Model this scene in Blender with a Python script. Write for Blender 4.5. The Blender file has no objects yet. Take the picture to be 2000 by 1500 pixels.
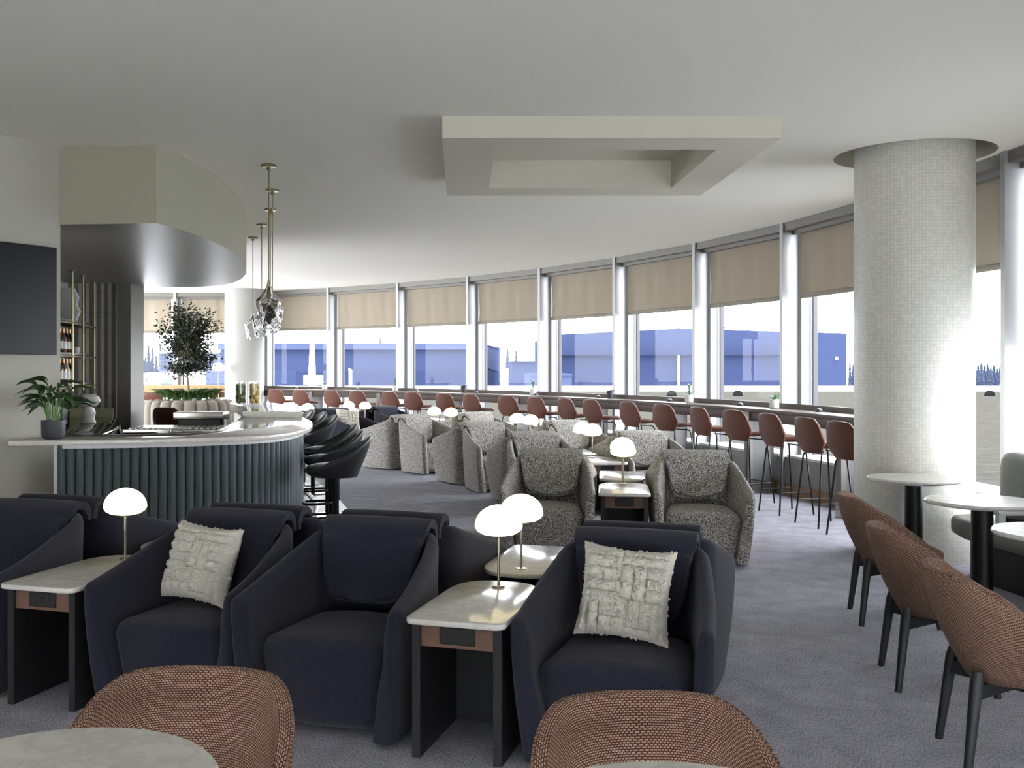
import bpy, bmesh, math, random
from mathutils import Matrix, Vector
from math import sin, cos, pi, radians, atan2, sqrt
random.seed(7)
C = bpy.context.scene.collection
# ------------------------------------------------------------------ camera calibration
F, CX, HY, EYE = 2000.0, 900.0, 716.0, 1.6
CEIL = 3.40
DH = CEIL - EYE
def at(px, py, z):                      # ground-plan point seen at a pixel, at height z
    Y = F*(EYE-z)/(py-HY)
    return ((px-CX)*Y/F, Y)
def xat(px, Y): return (px-CX)*Y/F
def zat(py, Y): return EYE-(py-HY)*Y/F

# ------------------------------------------------------------------ mesh builder
class MB:
    def __init__(s): s.v=[]; s.f=[]; s.uv=[]; s.T=Matrix.Identity(4)
    def add(s, vs, fs, uvs=None):
        n=len(s.v)
        s.v += [tuple(s.T @ Vector(p)) for p in vs]
        for k,f in enumerate(fs):
            s.f.append([i+n for i in f])
            s.uv.append(uvs[k] if uvs else None)
        return s
    def box(s, x0,x1,y0,y1,z0,z1, R=None):
        vs=[(x,y,z) for z in (z0,z1) for y in (y0,y1) for x in (x0,x1)]
        if R: vs=[tuple(R@Vector(p)) for p in vs]
        return s.add(vs,[(0,2,3,1),(4,5,7,6),(0,1,5,4),(2,6,7,3),(0,4,6,2),(1,3,7,5)])
    def grid(s, nu, nv, fn, cu=False, cv=False, uvf=None, flip=False):
        vs=[];mu=nu if cu else nu+1;mv=nv if cv else nv+1
        for i in range(mu):
            for j in range(mv): vs.append(fn(i/nu,j/nv))
        fs=[];uvs=[]
        for i in range(nu):
            for j in range(nv):
                a=i*mv+j; b=((i+1)%mu)*mv+j; c=((i+1)%mu)*mv+(j+1)%mv; d=i*mv+(j+1)%mv
                q=[(i,j),(i+1,j),(i+1,j+1),(i,j+1)]
                f=[a,b,c,d]
                if flip: f=f[::-1]; q=q[::-1]
                fs.append(f)
                uvs.append([uvf(x/nu,y/nv) for x,y in q] if uvf else None)
        return s.add(vs,fs,uvs)
    def loops(s, rings, closed=False, caps=True, uvs=None):
        n=len(rings[0]); vs=[p for r in rings for p in r]; fs=[]; uu=[]
        m=len(rings)
        for i in range(m if closed else m-1):
            for j in range(n):
                a=i*n+j; b=i*n+(j+1)%n; c=((i+1)%m)*n+(j+1)%n; d=((i+1)%m)*n+j
                fs.append([a,b,c,d])
                uu.append([(uvs[i][j]),(uvs[i][(j+1)%n] if j<n-1 else uvs[i][j]),(uvs[i+1][(j+1)%n] if j<n-1 else uvs[i+1][j]),uvs[i+1][j]] if uvs else None)
        if caps and not closed:
            fs.append(list(range(n))[::-1]); fs.append([(m-1)*n+j for j in range(n)]); uu+= [None,None]
        return s.add(vs,fs,uu)
    def tube(s, pts, r, seg=10, closed=False):
        pts=[Vector(p) for p in pts]; m=len(pts)
        rr=r if isinstance(r,(list,tuple)) else [r]*m
        rings=[]; up=None
        for i,p in enumerate(pts):
            if closed: d=(pts[(i+1)%m]-pts[i-1])
            else: d=pts[min(i+1,m-1)]-pts[max(i-1,0)]
            d.normalize()
            if up is None:
                up=Vector((0,0,1)) if abs(d.z)<.9 else Vector((1,0,0))
            x=d.cross(up).normalized(); y=x.cross(d).normalized(); up=y
            rings.append([tuple(p+rr[i]*(cos(2*pi*k/seg)*x+sin(2*pi*k/seg)*y)) for k in range(seg)])
        return s.loops(rings,closed)
    def lathe(s, prof, c=(0,0,0), seg=32, uvs=1.0, squash=None):
        vs=[];n=len(prof);L=[0]
        for i in range(1,n): L.append(L[-1]+math.dist(prof[i],prof[i-1]))
        R=max(p[0] for p in prof)
        def fn(u,v):
            r,z=prof[int(round(v*(n-1)))]
            a=2*pi*u
            k=squash(a,z) if squash else 1
            return (c[0]+r*k*cos(a),c[1]+r*k*sin(a),c[2]+z)
        return s.grid(seg,n-1,fn,cu=True,uvf=lambda u,v:(u*2*pi*R*uvs,L[int(round(v*(n-1)))]*uvs))
    def disc(s,c,r,z0,z1,seg=40,bev=.004):
        b=min(bev,(z1-z0)/2.01)
        return s.lathe([(0.0001,z0),(r-b,z0),(r,z0+b),(r,z1-b),(r-b,z1),(0.0001,z1)],(c[0],c[1],0),seg)
    def prism(s, poly, z0, z1, bev=0.0):
        n=len(poly)
        # orientation
        A=sum(poly[i][0]*poly[(i+1)%n][1]-poly[(i+1)%n][0]*poly[i][1] for i in range(n))
        if A<0: poly=poly[::-1]
        if bev<=0: rings=[(poly,z0),(poly,z1)]
        else:
            def off(d):
                o=[]
                for i in range(n):
                    p=Vector(poly[i]);a=(p-Vector(poly[i-1]));b=(Vector(poly[(i+1)%n])-p)
                    a.normalize();b.normalize()
                    nn=Vector((-(a.y+b.y),a.x+b.x))
                    if nn.length<1e-6: nn=Vector((-a.y,a.x))
                    nn.normalize(); k=1/max(.5,nn.dot(Vector((-a.y,a.x))))
                    o.append(tuple(p+nn*d*k))
                return o
            rings=[(off(bev),z0),(off(bev*.3),z0+bev*.3),(poly,z0+bev),(poly,z1-bev),(off(bev*.3),z1-bev*.3),(off(bev),z1)]
        L=[0]
        for i in range(1,n+1): L.append(L[-1]+math.dist(poly[i%n],poly[i-1]))
        vs=[(p[0],p[1],z) for r,z in rings for p in r]; fs=[];uu=[]
        for k in range(len(rings)-1):
            for i in range(n):
                fs.append([k*n+i,k*n+(i+1)%n,(k+1)*n+(i+1)%n,(k+1)*n+i])
                za,zb=rings[k][1],rings[k+1][1]
                uu.append([(L[i],za),(L[i+1],za),(L[i+1],zb),(L[i],zb)])
        fs.append(list(range(n))[::-1]); fs.append([(len(rings)-1)*n+i for i in range(n)])
        uu.append([rings[0][0][i] for i in range(n)][::-1]); uu.append([rings[-1][0][i] for i in range(n)])
        return s.add(vs,fs,uu)
    def rbox(s, x0,x1,y0,y1,z0,z1, r=.02, seg=3, fn=None, cuts=0):
        bm=bmesh.new(); bmesh.ops.create_cube(bm,size=1)
        for v in bm.verts: v.co=Vector(((x0+x1)/2+v.co.x*(x1-x0),(y0+y1)/2+v.co.y*(y1-y0),(z0+z1)/2+v.co.z*(z1-z0)))
        bmesh.ops.bevel(bm,geom=bm.edges[:],offset=r,segments=seg,profile=.5,affect='EDGES')
        if cuts: bmesh.ops.subdivide_edges(bm,edges=[e for e in bm.edges if e.calc_length()>.08],cuts=cuts,use_grid_fill=True)
        bm.verts.ensure_lookup_table()
        for i,v in enumerate(bm.verts): v.index=i
        vs=[tuple(v.co) for v in bm.verts]
        if fn: vs=[fn(*p) for p in vs]
        fs=[[v.index for v in f.verts] for f in bm.faces]
        bm.free()
        return s.add(vs,fs)
    def sphere(s,c,rx,ry=None,rz=None,nu=20,nv=12,fn=None):
        ry=ry or rx; rz=rz or rx
        def g(u,v):
            a=2*pi*u; b=pi*(v-.5)*.9999
            k=fn(a,b) if fn else 1
            return (c[0]+rx*cos(b)*cos(a)*k,c[1]+ry*cos(b)*sin(a)*k,c[2]+rz*sin(b)*k)
        return s.grid(nu,nv,g,cu=True)
    def build(s, name, mat, parent=None, angle=38, loc=None, smooth=True):
        me=bpy.data.meshes.new(name); me.from_pydata(s.v,[],s.f)
        uvl=me.uv_layers.new(name='UVMap')
        li=0; data=[]
        for f,uv in zip(s.f,s.uv):
            if uv and len(uv)==len(f):
                for q in uv: data+= [q[0],q[1]]
            else:
                p=[Vector(s.v[i]) for i in f]
                n=(p[1]-p[0]).cross(p[2]-p[0]) if len(p)>2 else Vector((0,0,1))
                ax=max(range(3),key=lambda k:abs(n[k]))
                for q in p:
                    if ax==2: data+=[q.x,q.y]
                    elif ax==1: data+=[q.x,q.z]
                    else: data+=[q.y,q.z]
        uvl.data.foreach_set('uv',data)
        if smooth:
            me.polygons.foreach_set('use_smooth',[True]*len(me.polygons))
            me.set_sharp_from_angle(angle=radians(angle))
        for m in (mat if isinstance(mat,(list,tuple)) else [mat]): me.materials.append(m)
        me.update()
        o=bpy.data.objects.new(name,me); C.objects.link(o)
        if parent: o.parent=parent
        if loc: o.location=loc
        return o
def empty(name, loc=(0,0,0), rz=0):
    o=bpy.data.objects.new(name,None); C.objects.link(o); o.location=loc; o.rotation_euler=(0,0,rz); o.empty_display_size=.1
    return o
def tag(o,label=None,cat=None,group=None,kind=None):
    if label: o['label']=label
    if cat: o['category']=cat
    if group: o['group']=group
    if kind: o['kind']=kind
    return o
def thing(name,label,cat,loc=(0,0,0),rz=0,group=None): return tag(empty(name,loc,rz),label,cat,group)
def struct(o): o['kind']='structure'; return o
def kids(o): return [c for c in bpy.data.objects if c.parent==o]
def dup(root,loc,rz,label=None,group=None):
    r=root.copy(); C.objects.link(r); r.location=loc; r.rotation_euler=(0,0,rz)
    if label: r['label']=label
    if group: r['group']=group
    for ch in kids(root):
        c=ch.copy(); C.objects.link(c); c.parent=r
        for g in kids(ch):
            d=g.copy(); C.objects.link(d); d.parent=c
    return r
class Proto:                       # first placement moves the original, later ones copy it
    def __init__(s,root): s.root=root; s.used=False
    def put(s,loc,rz,label,group=None):
        if not s.used:
            s.used=True; o=s.root; o.location=loc; o.rotation_euler=(0,0,rz); o['label']=label
            if group: o['group']=group
            return o
        return dup(s.root,loc,rz,label,group)
def catmull(P,t):
    n=len(P)-1; x=min(max(t,0),1)*n; i=min(int(x),n-1); f=x-i
    p0=P[max(i-1,0)];p1=P[i];p2=P[i+1];p3=P[min(i+2,n)]
    return tuple(.5*((2*b)+(-a+c)*f+(2*a-5*b+4*c-d)*f*f+(-a+3*b-3*c+d)*f**3) for a,b,c,d in zip(p0,p1,p2,p3))
def smooth01(x): x=min(max(x,0),1); return x*x*(3-2*x)

# ------------------------------------------------------------------ materials
def sl(r,g,b):
    f=lambda c:(c/255/12.92) if c/255<=.04045 else ((c/255+.055)/1.055)**2.4
    return (f(r),f(g),f(b),1)
def mat(name,col,rough=.6,metal=0,spec=.5,trans=0,ior=1.45,coat=0,sheen=0,emis=None,estr=0):
    m=bpy.data.materials.new(name); m.use_nodes=True
    b=m.node_tree.nodes['Principled BSDF']; I=b.inputs
    I['Base Color'].default_value=col; I['Roughness'].default_value=rough; I['Metallic'].default_value=metal
    I['Specular IOR Level'].default_value=spec; I['Transmission Weight'].default_value=trans; I['IOR'].default_value=ior
    I['Coat Weight'].default_value=coat; I['Sheen Weight'].default_value=sheen
    if emis: I['Emission Color'].default_value=emis; I['Emission Strength'].default_value=estr
    return m
class N:
    def __init__(s,m): s.m=m; s.t=m.node_tree; s.b=s.t.nodes['Principled BSDF']
    def n(s,typ,**kw):
        x=s.t.nodes.new(typ)
        for k,v in kw.items():
            if k.startswith('i_'): x.inputs[k[2:].replace('_',' ')].default_value=v
            else: setattr(x,k,v)
        return x
    def l(s,a,b): s.t.links.new(a,b)
    def coord(s,kind='Object',scale=(1,1,1),rot=(0,0,0)):
        c=s.n('ShaderNodeTexCoord'); mp=s.n('ShaderNodeMapping'); mp.inputs['Scale'].default_value=scale; mp.inputs['Rotation'].default_value=rot
        s.l(c.outputs[kind],mp.inputs['Vector']); return mp.outputs[0]
    def noise(s,vec,scale,detail=3,rough=.5):
        x=s.n('ShaderNodeTexNoise'); x.inputs['Scale'].default_value=scale; x.inputs['Detail'].default_value=detail; x.inputs['Roughness'].default_value=rough
        if vec: s.l(vec,x.inputs['Vector'])
        return x.outputs['Fac']
    def ramp(s,fac,stops):
        r=s.n('ShaderNodeValToRGB'); e=r.color_ramp.elements
        while len(e)<len(stops): e.new(.5)
        for k,(p,c) in enumerate(stops): e[k].position=p; e[k].color=c
        s.l(fac,r.inputs[0]); return r.outputs[0]
    def mix(s,fac,a,b,mode='MIX'):
        x=s.n('ShaderNodeMix',data_type='RGBA',blend_type=mode)
        for sock,v in ((x.inputs['Factor'],fac),(x.inputs[6],a),(x.inputs[7],b)):
            if isinstance(v,(int,float,tuple)): sock.default_value=v
            else: s.l(v,sock)
        return x.outputs[2]
    def math(s,op,a,b=0.0):
        x=s.n('ShaderNodeMath',operation=op)
        for k,v in enumerate((a,b)):
            if isinstance(v,(int,float)): x.inputs[k].default_value=v
            else: s.l(v,x.inputs[k])
        return x.outputs[0]
    def col(s,o): s.l(o,s.b.inputs['Base Color'])
    def bump(s,h,strength=.3,dist=.002):
        x=s.n('ShaderNodeBump'); x.inputs['Strength'].default_value=strength; x.inputs['Distance'].default_value=dist
        s.l(h,x.inputs['Height']); s.l(x.outputs[0],s.b.inputs['Normal'])
def paint(name,col,rough=.75,sc=300,b=.05):
    m=mat(name,col,rough,spec=.3); n=N(m); v=n.coord(); f=n.noise(v,sc,2); n.bump(f,b,.001); return m

M={}
M['ceiling']=paint('ceiling_paint',sl(244,242,232),.8)
M['wall']=paint('wall_paint',sl(170,168,156),.8,400,.12)
M['trim']=paint('soffit_paint',sl(160,158,141),.7,400,.12)
M['coffer']=paint('coffer_paint',sl(200,197,182),.7)
# brushed grey underside of the bar soffit
m=mat('brushed_metal_laminate',sl(150,148,144),.36,.6); n=N(m); v=n.coord(scale=(3,60,3)); f=n.noise(v,6,4,.6)
n.col(n.ramp(f,[(.3,sl(138,136,132)),(.7,sl(166,164,160))])); n.l(n.math('MULTIPLY_ADD',f,.2),n.b.inputs['Roughness']) if False else None; n.bump(f,.05,.002); M['soffit']=m
def fabric(name,c1,c2,scale,rough=.95,bs=.5,sheen=.2,lo=.42,hi=.58,detail=3):
    m=mat(name,c1,rough,spec=.15,sheen=sheen); n=N(m); v=n.coord(); f=n.noise(v,scale,detail,.7)
    n.col(n.ramp(f,[(lo,c1),(hi,c2)])); n.bump(f,bs,.003); n.b.inputs['Sheen Roughness'].default_value=.6; return m
M['navy']=fabric('navy_wool',sl(22,22,33),sl(38,38,51),260,bs=.35,sheen=.08)
M['grey']=fabric('grey_boucle',sl(50,49,48),sl(232,227,219),170,bs=.6,sheen=.1,lo=.46,hi=.61,detail=2)
M['banquette']=fabric('grey_green_upholstery',sl(116,117,112),sl(134,135,129),300,bs=.2)
M['tuft']=fabric('greige_channel_upholstery',sl(104,98,90),sl(120,114,104),300,bs=.2)
M['vinyl']=mat('grey_vinyl',sl(110,110,106),.42)
M['cush']=fabric('ivory_tufted_wool',sl(196,190,176),sl(238,233,220),420,bs=1.0,sheen=.2)
M['blackvinyl']=mat('charcoal_leather',sl(40,40,43),.45,spec=.4)
M['blackwood']=mat('black_stained_wood',sl(22,22,24),.5)
M['blackmetal']=mat('black_metal',sl(16,16,17),.4,.4)
M['blacksat']=mat('black_laminate',sl(20,20,21),.45)
M['screen']=mat('screen_black',sl(15,15,16),.35,spec=.25)
M['steel']=mat('brushed_steel',sl(170,168,162),.3,1)
M['chrome']=mat('polished_chrome',sl(200,200,200),.12,1)
M['brass']=mat('satin_brass',sl(140,128,96),.34,1)
M['nickel']=mat('satin_nickel_stem',sl(176,168,148),.3,1)
M['alu']=mat('anodised_aluminium',sl(146,146,146),.45,.2)
M['aludark']=mat('grey_header_metal',sl(104,102,96),.55,.1)
M['gasket']=mat('window_gasket',sl(52,53,58),.5)
M['sillwhite']=mat('white_sill',sl(190,190,190),.5)
m=mat('speckled_grey_panel',sl(110,110,110),.55); n=N(m); v=n.coord(); f=n.noise(v,180,3,.8); n.col(n.ramp(f,[(.35,sl(70,70,70)),(.65,sl(102,102,102))])); M['panel']=m
M['lowwall']=mat('low_wall_grey',sl(120,119,116),.5)
def wood(name,a,b,scale=(1,12,12),rough=.45):
    m=mat(name,a,rough); n=N(m); v=n.coord(scale=scale); f=n.noise(v,5,5,.6); n.col(n.ramp(f,[(.3,a),(.7,b)])); n.bump(f,.08,.001); return m
M['ledge']=wood('dark_taupe_wood',sl(66,58,53),sl(82,73,67),(14,2,14),.5)
for k_ in ('ledge',): M[k_].node_tree.nodes['Principled BSDF'].inputs['Specular IOR Level'].default_value=.12
M['apron']=wood('walnut_apron',sl(86,62,50),sl(112,84,68),(3,40,40),.5)
M['basewood']=wood('oak_base_strip',sl(120,90,60),sl(140,106,74),(2,2,30),.5)
M['oakledge']=wood('oak_ledge',sl(140,114,72),sl(156,128,84),(2,2,20),.5)
M['oakdark']=wood('brown_ledge_frame',sl(96,72,46),sl(112,86,58),(2,2,20),.5)
m=mat('terracotta_leather',sl(142,78,58),.5,spec=.2); n=N(m); v=n.coord(); f=n.noise(v,90,3); n.col(n.ramp(f,[(.3,sl(72,42,32)),(.7,sl(88,53,41))])); n.bump(f,.1,.001); M['leather']=m
# marble-look quartz
def marble(name,base,vein,speck,rough=.12):
    m=mat(name,base,rough,spec=.6); n=N(m); v=n.coord()
    a=n.noise(v,9,6,.65); b=n.noise(v,55,4,.7)
    c=n.ramp(a,[(.42,base),(.52,vein),(.62,base)])
    d=n.ramp(b,[(.60,(0,0,0,1)),(.70,(1,1,1,1))])
    n.col(n.mix(n.math('MULTIPLY',d,.55),c,speck)); return m
M['marble']=marble('white_quartz',sl(214,212,206),sl(200,198,191),sl(168,164,154),.13)
M['barstone']=marble('bar_terrazzo',sl(212,209,202),sl(204,200,192),sl(150,140,128),.07)
M['white']=mat('white_lacquer',sl(214,214,212),.4)
# rust tweed
def tweed(name,dark,mid,light,W=.0085,H=.0060):
    m=mat(name,mid,.92,spec=.15); n=N(m); c=n.n('ShaderNodeTexCoord'); nz=n.n('ShaderNodeTexNoise'); nz.inputs['Scale'].default_value=30
    n.l(c.outputs['UV'],nz.inputs['Vector'])
    off=n.n('ShaderNodeVectorMath',operation='MULTIPLY_ADD'); n.l(nz.outputs['Color'],off.inputs[0]); off.inputs[1].default_value=(.003,.003,0); n.l(c.outputs['UV'],off.inputs[2])
    br=n.n('ShaderNodeTexBrick'); n.l(off.outputs[0],br.inputs['Vector'])
    br.offset=.5; br.inputs['Scale'].default_value=1; br.inputs['Brick Width'].default_value=W; br.inputs['Row Height'].default_value=H
    br.inputs['Mortar Size'].default_value=.0017; br.inputs['Mortar Smooth'].default_value=.6
    br.inputs['Color1'].default_value=light; br.inputs['Color2'].default_value=tuple(.72*x for x in light[:3])+(1,)
    br.inputs['Mortar'].default_value=dark
    big=n.noise(c.outputs['UV'],18,3)
    tint=n.mix(n.math('MULTIPLY',big,.5),br.outputs['Color'],mid)
    n.col(tint); inv=n.math('SUBTRACT',1.0,br.outputs['Fac']); n.bump(inv,.6,.002); return m
M['tweed']=tweed('rust_tweed',sl(58,31,26),sl(90,57,48),sl(178,152,133))
# carpet
m=mat('carpet',sl(120,120,128),.95,spec=.1); n=N(m)
v=n.coord(rot=(0,0,.35),scale=(40,9,1)); a=n.noise(v,6,3,.7); v2=n.coord(); b=n.noise(v2,160,2,.8); v3=n.coord(rot=(0,0,.35),scale=(2,2,1)); c3=n.noise(v3,3,3)
x=n.math('MULTIPLY_ADD',a,.55); n.t.nodes[-1].inputs[2].default_value=0
y=n.math('ADD',x,n.math('MULTIPLY',b,.45)); y=n.math('ADD',y,n.math('MULTIPLY',c3,.12))
n.col(n.ramp(y,[(.46,sl(100,100,108)),(.67,sl(194,192,203))])); n.bump(y,.5,.003); M['carpet']=m
m=mat('bar_floor_tile',sl(120,117,112),.35); n=N(m); v=n.coord(); f=n.noise(v,6,4); n.col(n.ramp(f,[(.3,sl(108,105,100)),(.7,sl(128,125,120))])); M['tilefloor']=m
# mosaic
m=mat('white_mosaic',sl(206,204,194),.42,spec=.4); n=N(m); c=n.n('ShaderNodeTexCoord'); br=n.n('ShaderNodeTexBrick'); n.l(c.outputs['UV'],br.inputs['Vector'])
br.offset=.0; br.offset_frequency=2; br.inputs['Scale'].default_value=1; br.inputs['Brick Width'].default_value=.027; br.inputs['Row Height'].default_value=.027; br.inputs['Mortar Size'].default_value=.0012; br.inputs['Mortar Smooth'].default_value=.5
br.inputs['Color1'].default_value=sl(212,210,201); br.inputs['Color2'].default_value=sl(200,199,190); br.inputs['Mortar'].default_value=sl(180,178,168)
n.col(br.outputs['Color']); vz=n.n('ShaderNodeTexVoronoi'); vz.inputs['Scale'].default_value=37; n.l(c.outputs['UV'],vz.inputs['Vector'])
h=n.math('ADD',n.math('MULTIPLY',br.outputs['Fac'],-1.0),n.math('MULTIPLY',n.noise(c.outputs['UV'],30,1),.9)); n.bump(h,.55,.0025); M['mosaic']=m
# striped tile wall
m=mat('striped_tile',sl(120,118,110),.4); n=N(m); c=n.n('ShaderNodeTexCoord'); sx=n.n('ShaderNodeSeparateXYZ'); n.l(c.outputs['Object'],sx.inputs[0])
fr=n.math('FRACT',n.math('MULTIPLY',sx.outputs[0],9.6)); st=n.math('GREATER_THAN',fr,.55)
fz=n.math('FRACT',n.math('MULTIPLY',sx.outputs[2],3.4)); jn=n.math('LESS_THAN',fz,.02)
cc=n.mix(st,sl(112,110,104),sl(178,175,165)); cc=n.mix(n.math('MULTIPLY',jn,.5),cc,sl(70,70,66)); n.col(cc); n.bump(st,.4,.01); M['stripe']=m
# fluted tambour paint
M['flute']=paint('slate_blue_tambour',sl(84,94,98),.45,200,.05)
M['backcounter']=mat('dark_back_counter',sl(44,44,46),.06,spec=.7)
M['backsplash']=mat('pale_green_stone',sl(176,180,142),.35)
# blinds: translucent fabric
m=bpy.data.materials.new('roller_blind_fabric'); m.use_nodes=True; n=N(m)
v=n.coord('UV',scale=(260,14,1)); f=n.noise(v,3,3,.6); v2=n.coord('UV',scale=(14,260,1)); g=n.noise(v2,3,3,.6)
mixf=n.math('ADD',n.math('MULTIPLY',f,.5),n.math('MULTIPLY',g,.5))
colr=n.ramp(mixf,[(.3,sl(124,115,101)),(.7,sl(148,139,124))])
n.col(colr); n.b.inputs['Roughness'].default_value=.9; n.b.inputs['Specular IOR Level'].default_value=.1
tr=n.n('ShaderNodeBsdfTranslucent'); n.l(colr,tr.inputs[0]); mx=n.n('ShaderNodeMixShader'); mx.inputs[0].default_value=.02
n.l(n.b.outputs[0],mx.inputs[1]); n.l(tr.outputs[0],mx.inputs[2]); n.l(mx.outputs[0],n.t.nodes['Material Output'].inputs[0]); M['blind']=m
M['blindbar']=mat('blind_bottom_bar',sl(112,106,92),.6)
# window glass (thin pane): transparent with a weak mirror coat
def glass(name,refl=.9,tint=(1,1,1,1),ior=1.45,rough=0,k2=1.0):
    m=bpy.data.materials.new(name); m.use_nodes=True; t=m.node_tree; t.nodes.clear()
    out=t.nodes.new('ShaderNodeOutputMaterial'); a=t.nodes.new('ShaderNodeBsdfTransparent'); g=t.nodes.new('ShaderNodeBsdfGlossy'); mx=t.nodes.new('ShaderNodeMixShader'); fr=t.nodes.new('ShaderNodeFresnel')
    t.nodes.remove(fr); lw=t.nodes.new('ShaderNodeLayerWeight'); lw.inputs[0].default_value=.5
    a.inputs[0].default_value=tint; g.inputs['Roughness'].default_value=rough
    pw=t.nodes.new('ShaderNodeMath'); pw.operation='POWER'; pw.inputs[1].default_value=4.5
    mu=t.nodes.new('ShaderNodeMath'); mu.operation='MULTIPLY_ADD'; mu.inputs[1].default_value=.10*k2; mu.inputs[2].default_value=.014*refl
    t.links.new(lw.outputs['Facing'],pw.inputs[0]); t.links.new(pw.outputs[0],mu.inputs[0]); t.links.new(mu.outputs[0],mx.inputs[0]); t.links.new(a.outputs[0],mx.inputs[1]); t.links.new(g.outputs[0],mx.inputs[2]); t.links.new(mx.outputs[0],out.inputs[0])
    return m
M['glass']=glass('window_glass',1.0,(.97,.98,1,1))
M['crystal']=mat('hand_blown_glass',(1,1,1,1),.02,trans=1,ior=1.22)
M['vaseglass']=glass('clear_vase_glass',3.0,(.97,.98,.97,1),1.5,0,4.0)
def opal(name,strength):
    m=mat(name,(1,.93,.75,1),.35); n=N(m)
    n.b.inputs['Emission Color'].default_value=(1,.84,.46,1); n.b.inputs['Emission Strength'].default_value=strength
    return m
M['opal']=opal('glowing_opal_glass',1.8)
M['leaf']=mat('peace_lily_leaf',sl(60,90,44),.35); M['leafdark']=mat('ficus_leaf',sl(27,37,22),.5,spec=.25); M['fern']=mat('fern_leaf',sl(58,86,40),.45)
M['succ']=mat('succulent_leaf',sl(74,112,66),.45); M['stem']=mat('plant_stem',sl(92,128,64),.5); M['bark']=mat('tree_bark',sl(110,90,66),.8)
M['soil']=mat('soil',sl(38,30,24),.95); M['flower']=mat('white_spathe',sl(220,220,205),.5)
M['potgrey']=mat('charcoal_ceramic_pot',sl(62,62,68),.5); M['potwhite']=mat('pale_concrete_pot',sl(186,186,182),.7); M['potdark']=mat('dark_pot',sl(50,50,56),.6)
M['ceramic']=mat('white_ceramic',sl(188,186,182),.4)
M['book']=mat('dark_book_cloth',sl(40,38,38),.6); M['paper']=mat('book_pages',sl(190,184,168),.8)
M['bottleglass']=mat('dark_bottle_glass',sl(24,26,22),.12,spec=.6); M['amber']=mat('amber_bottle_glass',sl(110,68,30),.15); M['clearb']=mat('pale_bottle_glass',sl(150,150,140),.15)
M['label']=mat('bottle_label',sl(205,205,200),.6); M['foil']=mat('gold_foil',sl(170,130,90),.35,.6)
M['lime']=mat('lime_skin',sl(110,118,60),.5); M['lemon']=mat('lemon_skin',sl(196,164,82),.5)
# outdoors
M['hangar']=mat('blue_hangar_cladding',(0.016, 0.021, 0.044, 1),.7)
M['hangarlow']=mat('blue_hangar_lower',(0.0125, 0.0165, 0.037, 1),.7)
M['hangarlight']=mat('pale_blue_cladding',(0.026, 0.032, 0.058, 1),.7)
M['outwhite']=mat('white_roof_membrane',sl(225,228,232),.8)
M['outwall']=mat('white_masonry',sl(205,208,215),.8)
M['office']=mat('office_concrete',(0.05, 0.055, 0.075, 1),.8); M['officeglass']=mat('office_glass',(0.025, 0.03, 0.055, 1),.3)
M['conifer']=mat('conifer_haze_blue',(0.025, 0.031, 0.05, 1),.9); M['bush']=mat('winter_bush',(0.045, 0.05, 0.05, 1),.9)  # distance haze is put into the conifer colour as blue
for k_ in ('hangar','hangarlow','hangarlight','outwhite','outwall','office','officeglass','conifer','bush'): M[k_].node_tree.nodes['Principled BSDF'].inputs['Specular IOR Level'].default_value=0
m=mat('weathered_roof_shingle',sl(120,118,108),.9,spec=0); n=N(m); v=n.coord(scale=(1.5,9,1),rot=(0,0,-.25)); a=n.noise(v,1.4,5,.7); v2=n.coord(scale=(3,40,1),rot=(0,0,-.25)); b=n.noise(v2,.6,3,.7)
cc=n.ramp(a,[(.3,(.018,.0175,.015,1)),(.5,(.029,.028,.024,1)),(.72,(.042,.041,.036,1))]); dd=n.ramp(b,[(.33,(1,1,1,1)),(.40,(0,0,0,1))]); n.col(n.mix(n.math('MULTIPLY',dd,.5),cc,(.006,.006,.005,1))); M['roof']=m

# ------------------------------------------------------------------ window arc
f0=radians(106.947); th=radians(6.737); S=1.19986*DH; P0=Vector((2.23165*DH,7.13589*DH))
mull={0:P0.copy()}
x=P0.copy()
for i in range(0,8):
    h=f0+th*i; x=x+S*Vector((cos(h),sin(h))); mull[i+1]=x.copy()
x=P0.copy()
for i in range(-1,-3,-1):
    h=f0+th*i; x=x-S*Vector((cos(h),sin(h))); mull[i]=x.copy()
R=S/(2*sin(th/2))
hm=f0-th/2       # tangent heading at mullion 0
ARC=P0+R*Vector((-sin(hm),cos(hm)))      # centre on the room side
def arc(k,off=0.0):                       # k: mullion coordinate, off>0 towards the room
    a=hm+th*k-pi/2
    return ARC+(R-off)*Vector((cos(a),sin(a)))
def tang(k): return hm+th*k
def ray_arc(px,off):                      # k on the offset arc seen at pixel column px
    lo,hi=-2.5,7.6
    g=lambda k:(lambda p:900+2000*p.x/p.y-px)(arc(k,off))
    for _ in range(60):
        mid=(lo+hi)/2
        if g(mid)>0: lo=mid
        else: hi=mid
    return lo
# straight runs: right side toward and behind the camera, far left wall
kA=-2
pA=mull[-2]; dA=Vector((cos(radians(92)),sin(radians(92))))
K7=mull[7]
YL=24.9                                    # far-left window wall depth
LW=[Vector((-5.15,YL)),Vector((xat(341,YL),YL)),Vector((xat(341,YL)-2.3,YL)),Vector((xat(341,YL)-4.6,YL))]
bays=[(mull[i],mull[i+1]) for i in range(-2,7)]
pts=[pA-dA*S*j for j in range(0,7)]
bays=[(pts[j+1],pts[j]) for j in range(5,-1,-1)]+bays
bays_left=[(LW[0],LW[1]),(LW[1],LW[2]),(LW[2],LW[3])]
def frame2(p,q):
    d=(q-p); L=d.length; a=atan2(d.y,d.x)
    return Matrix.Translation((p.x,p.y,0))@Matrix.Rotation(a,4,'Z'),L     # local x along wall, local +y towards the room
GL=-.40; BL=-.20                           # glass plane and blind plane behind the fin face
ORD={}
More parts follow.
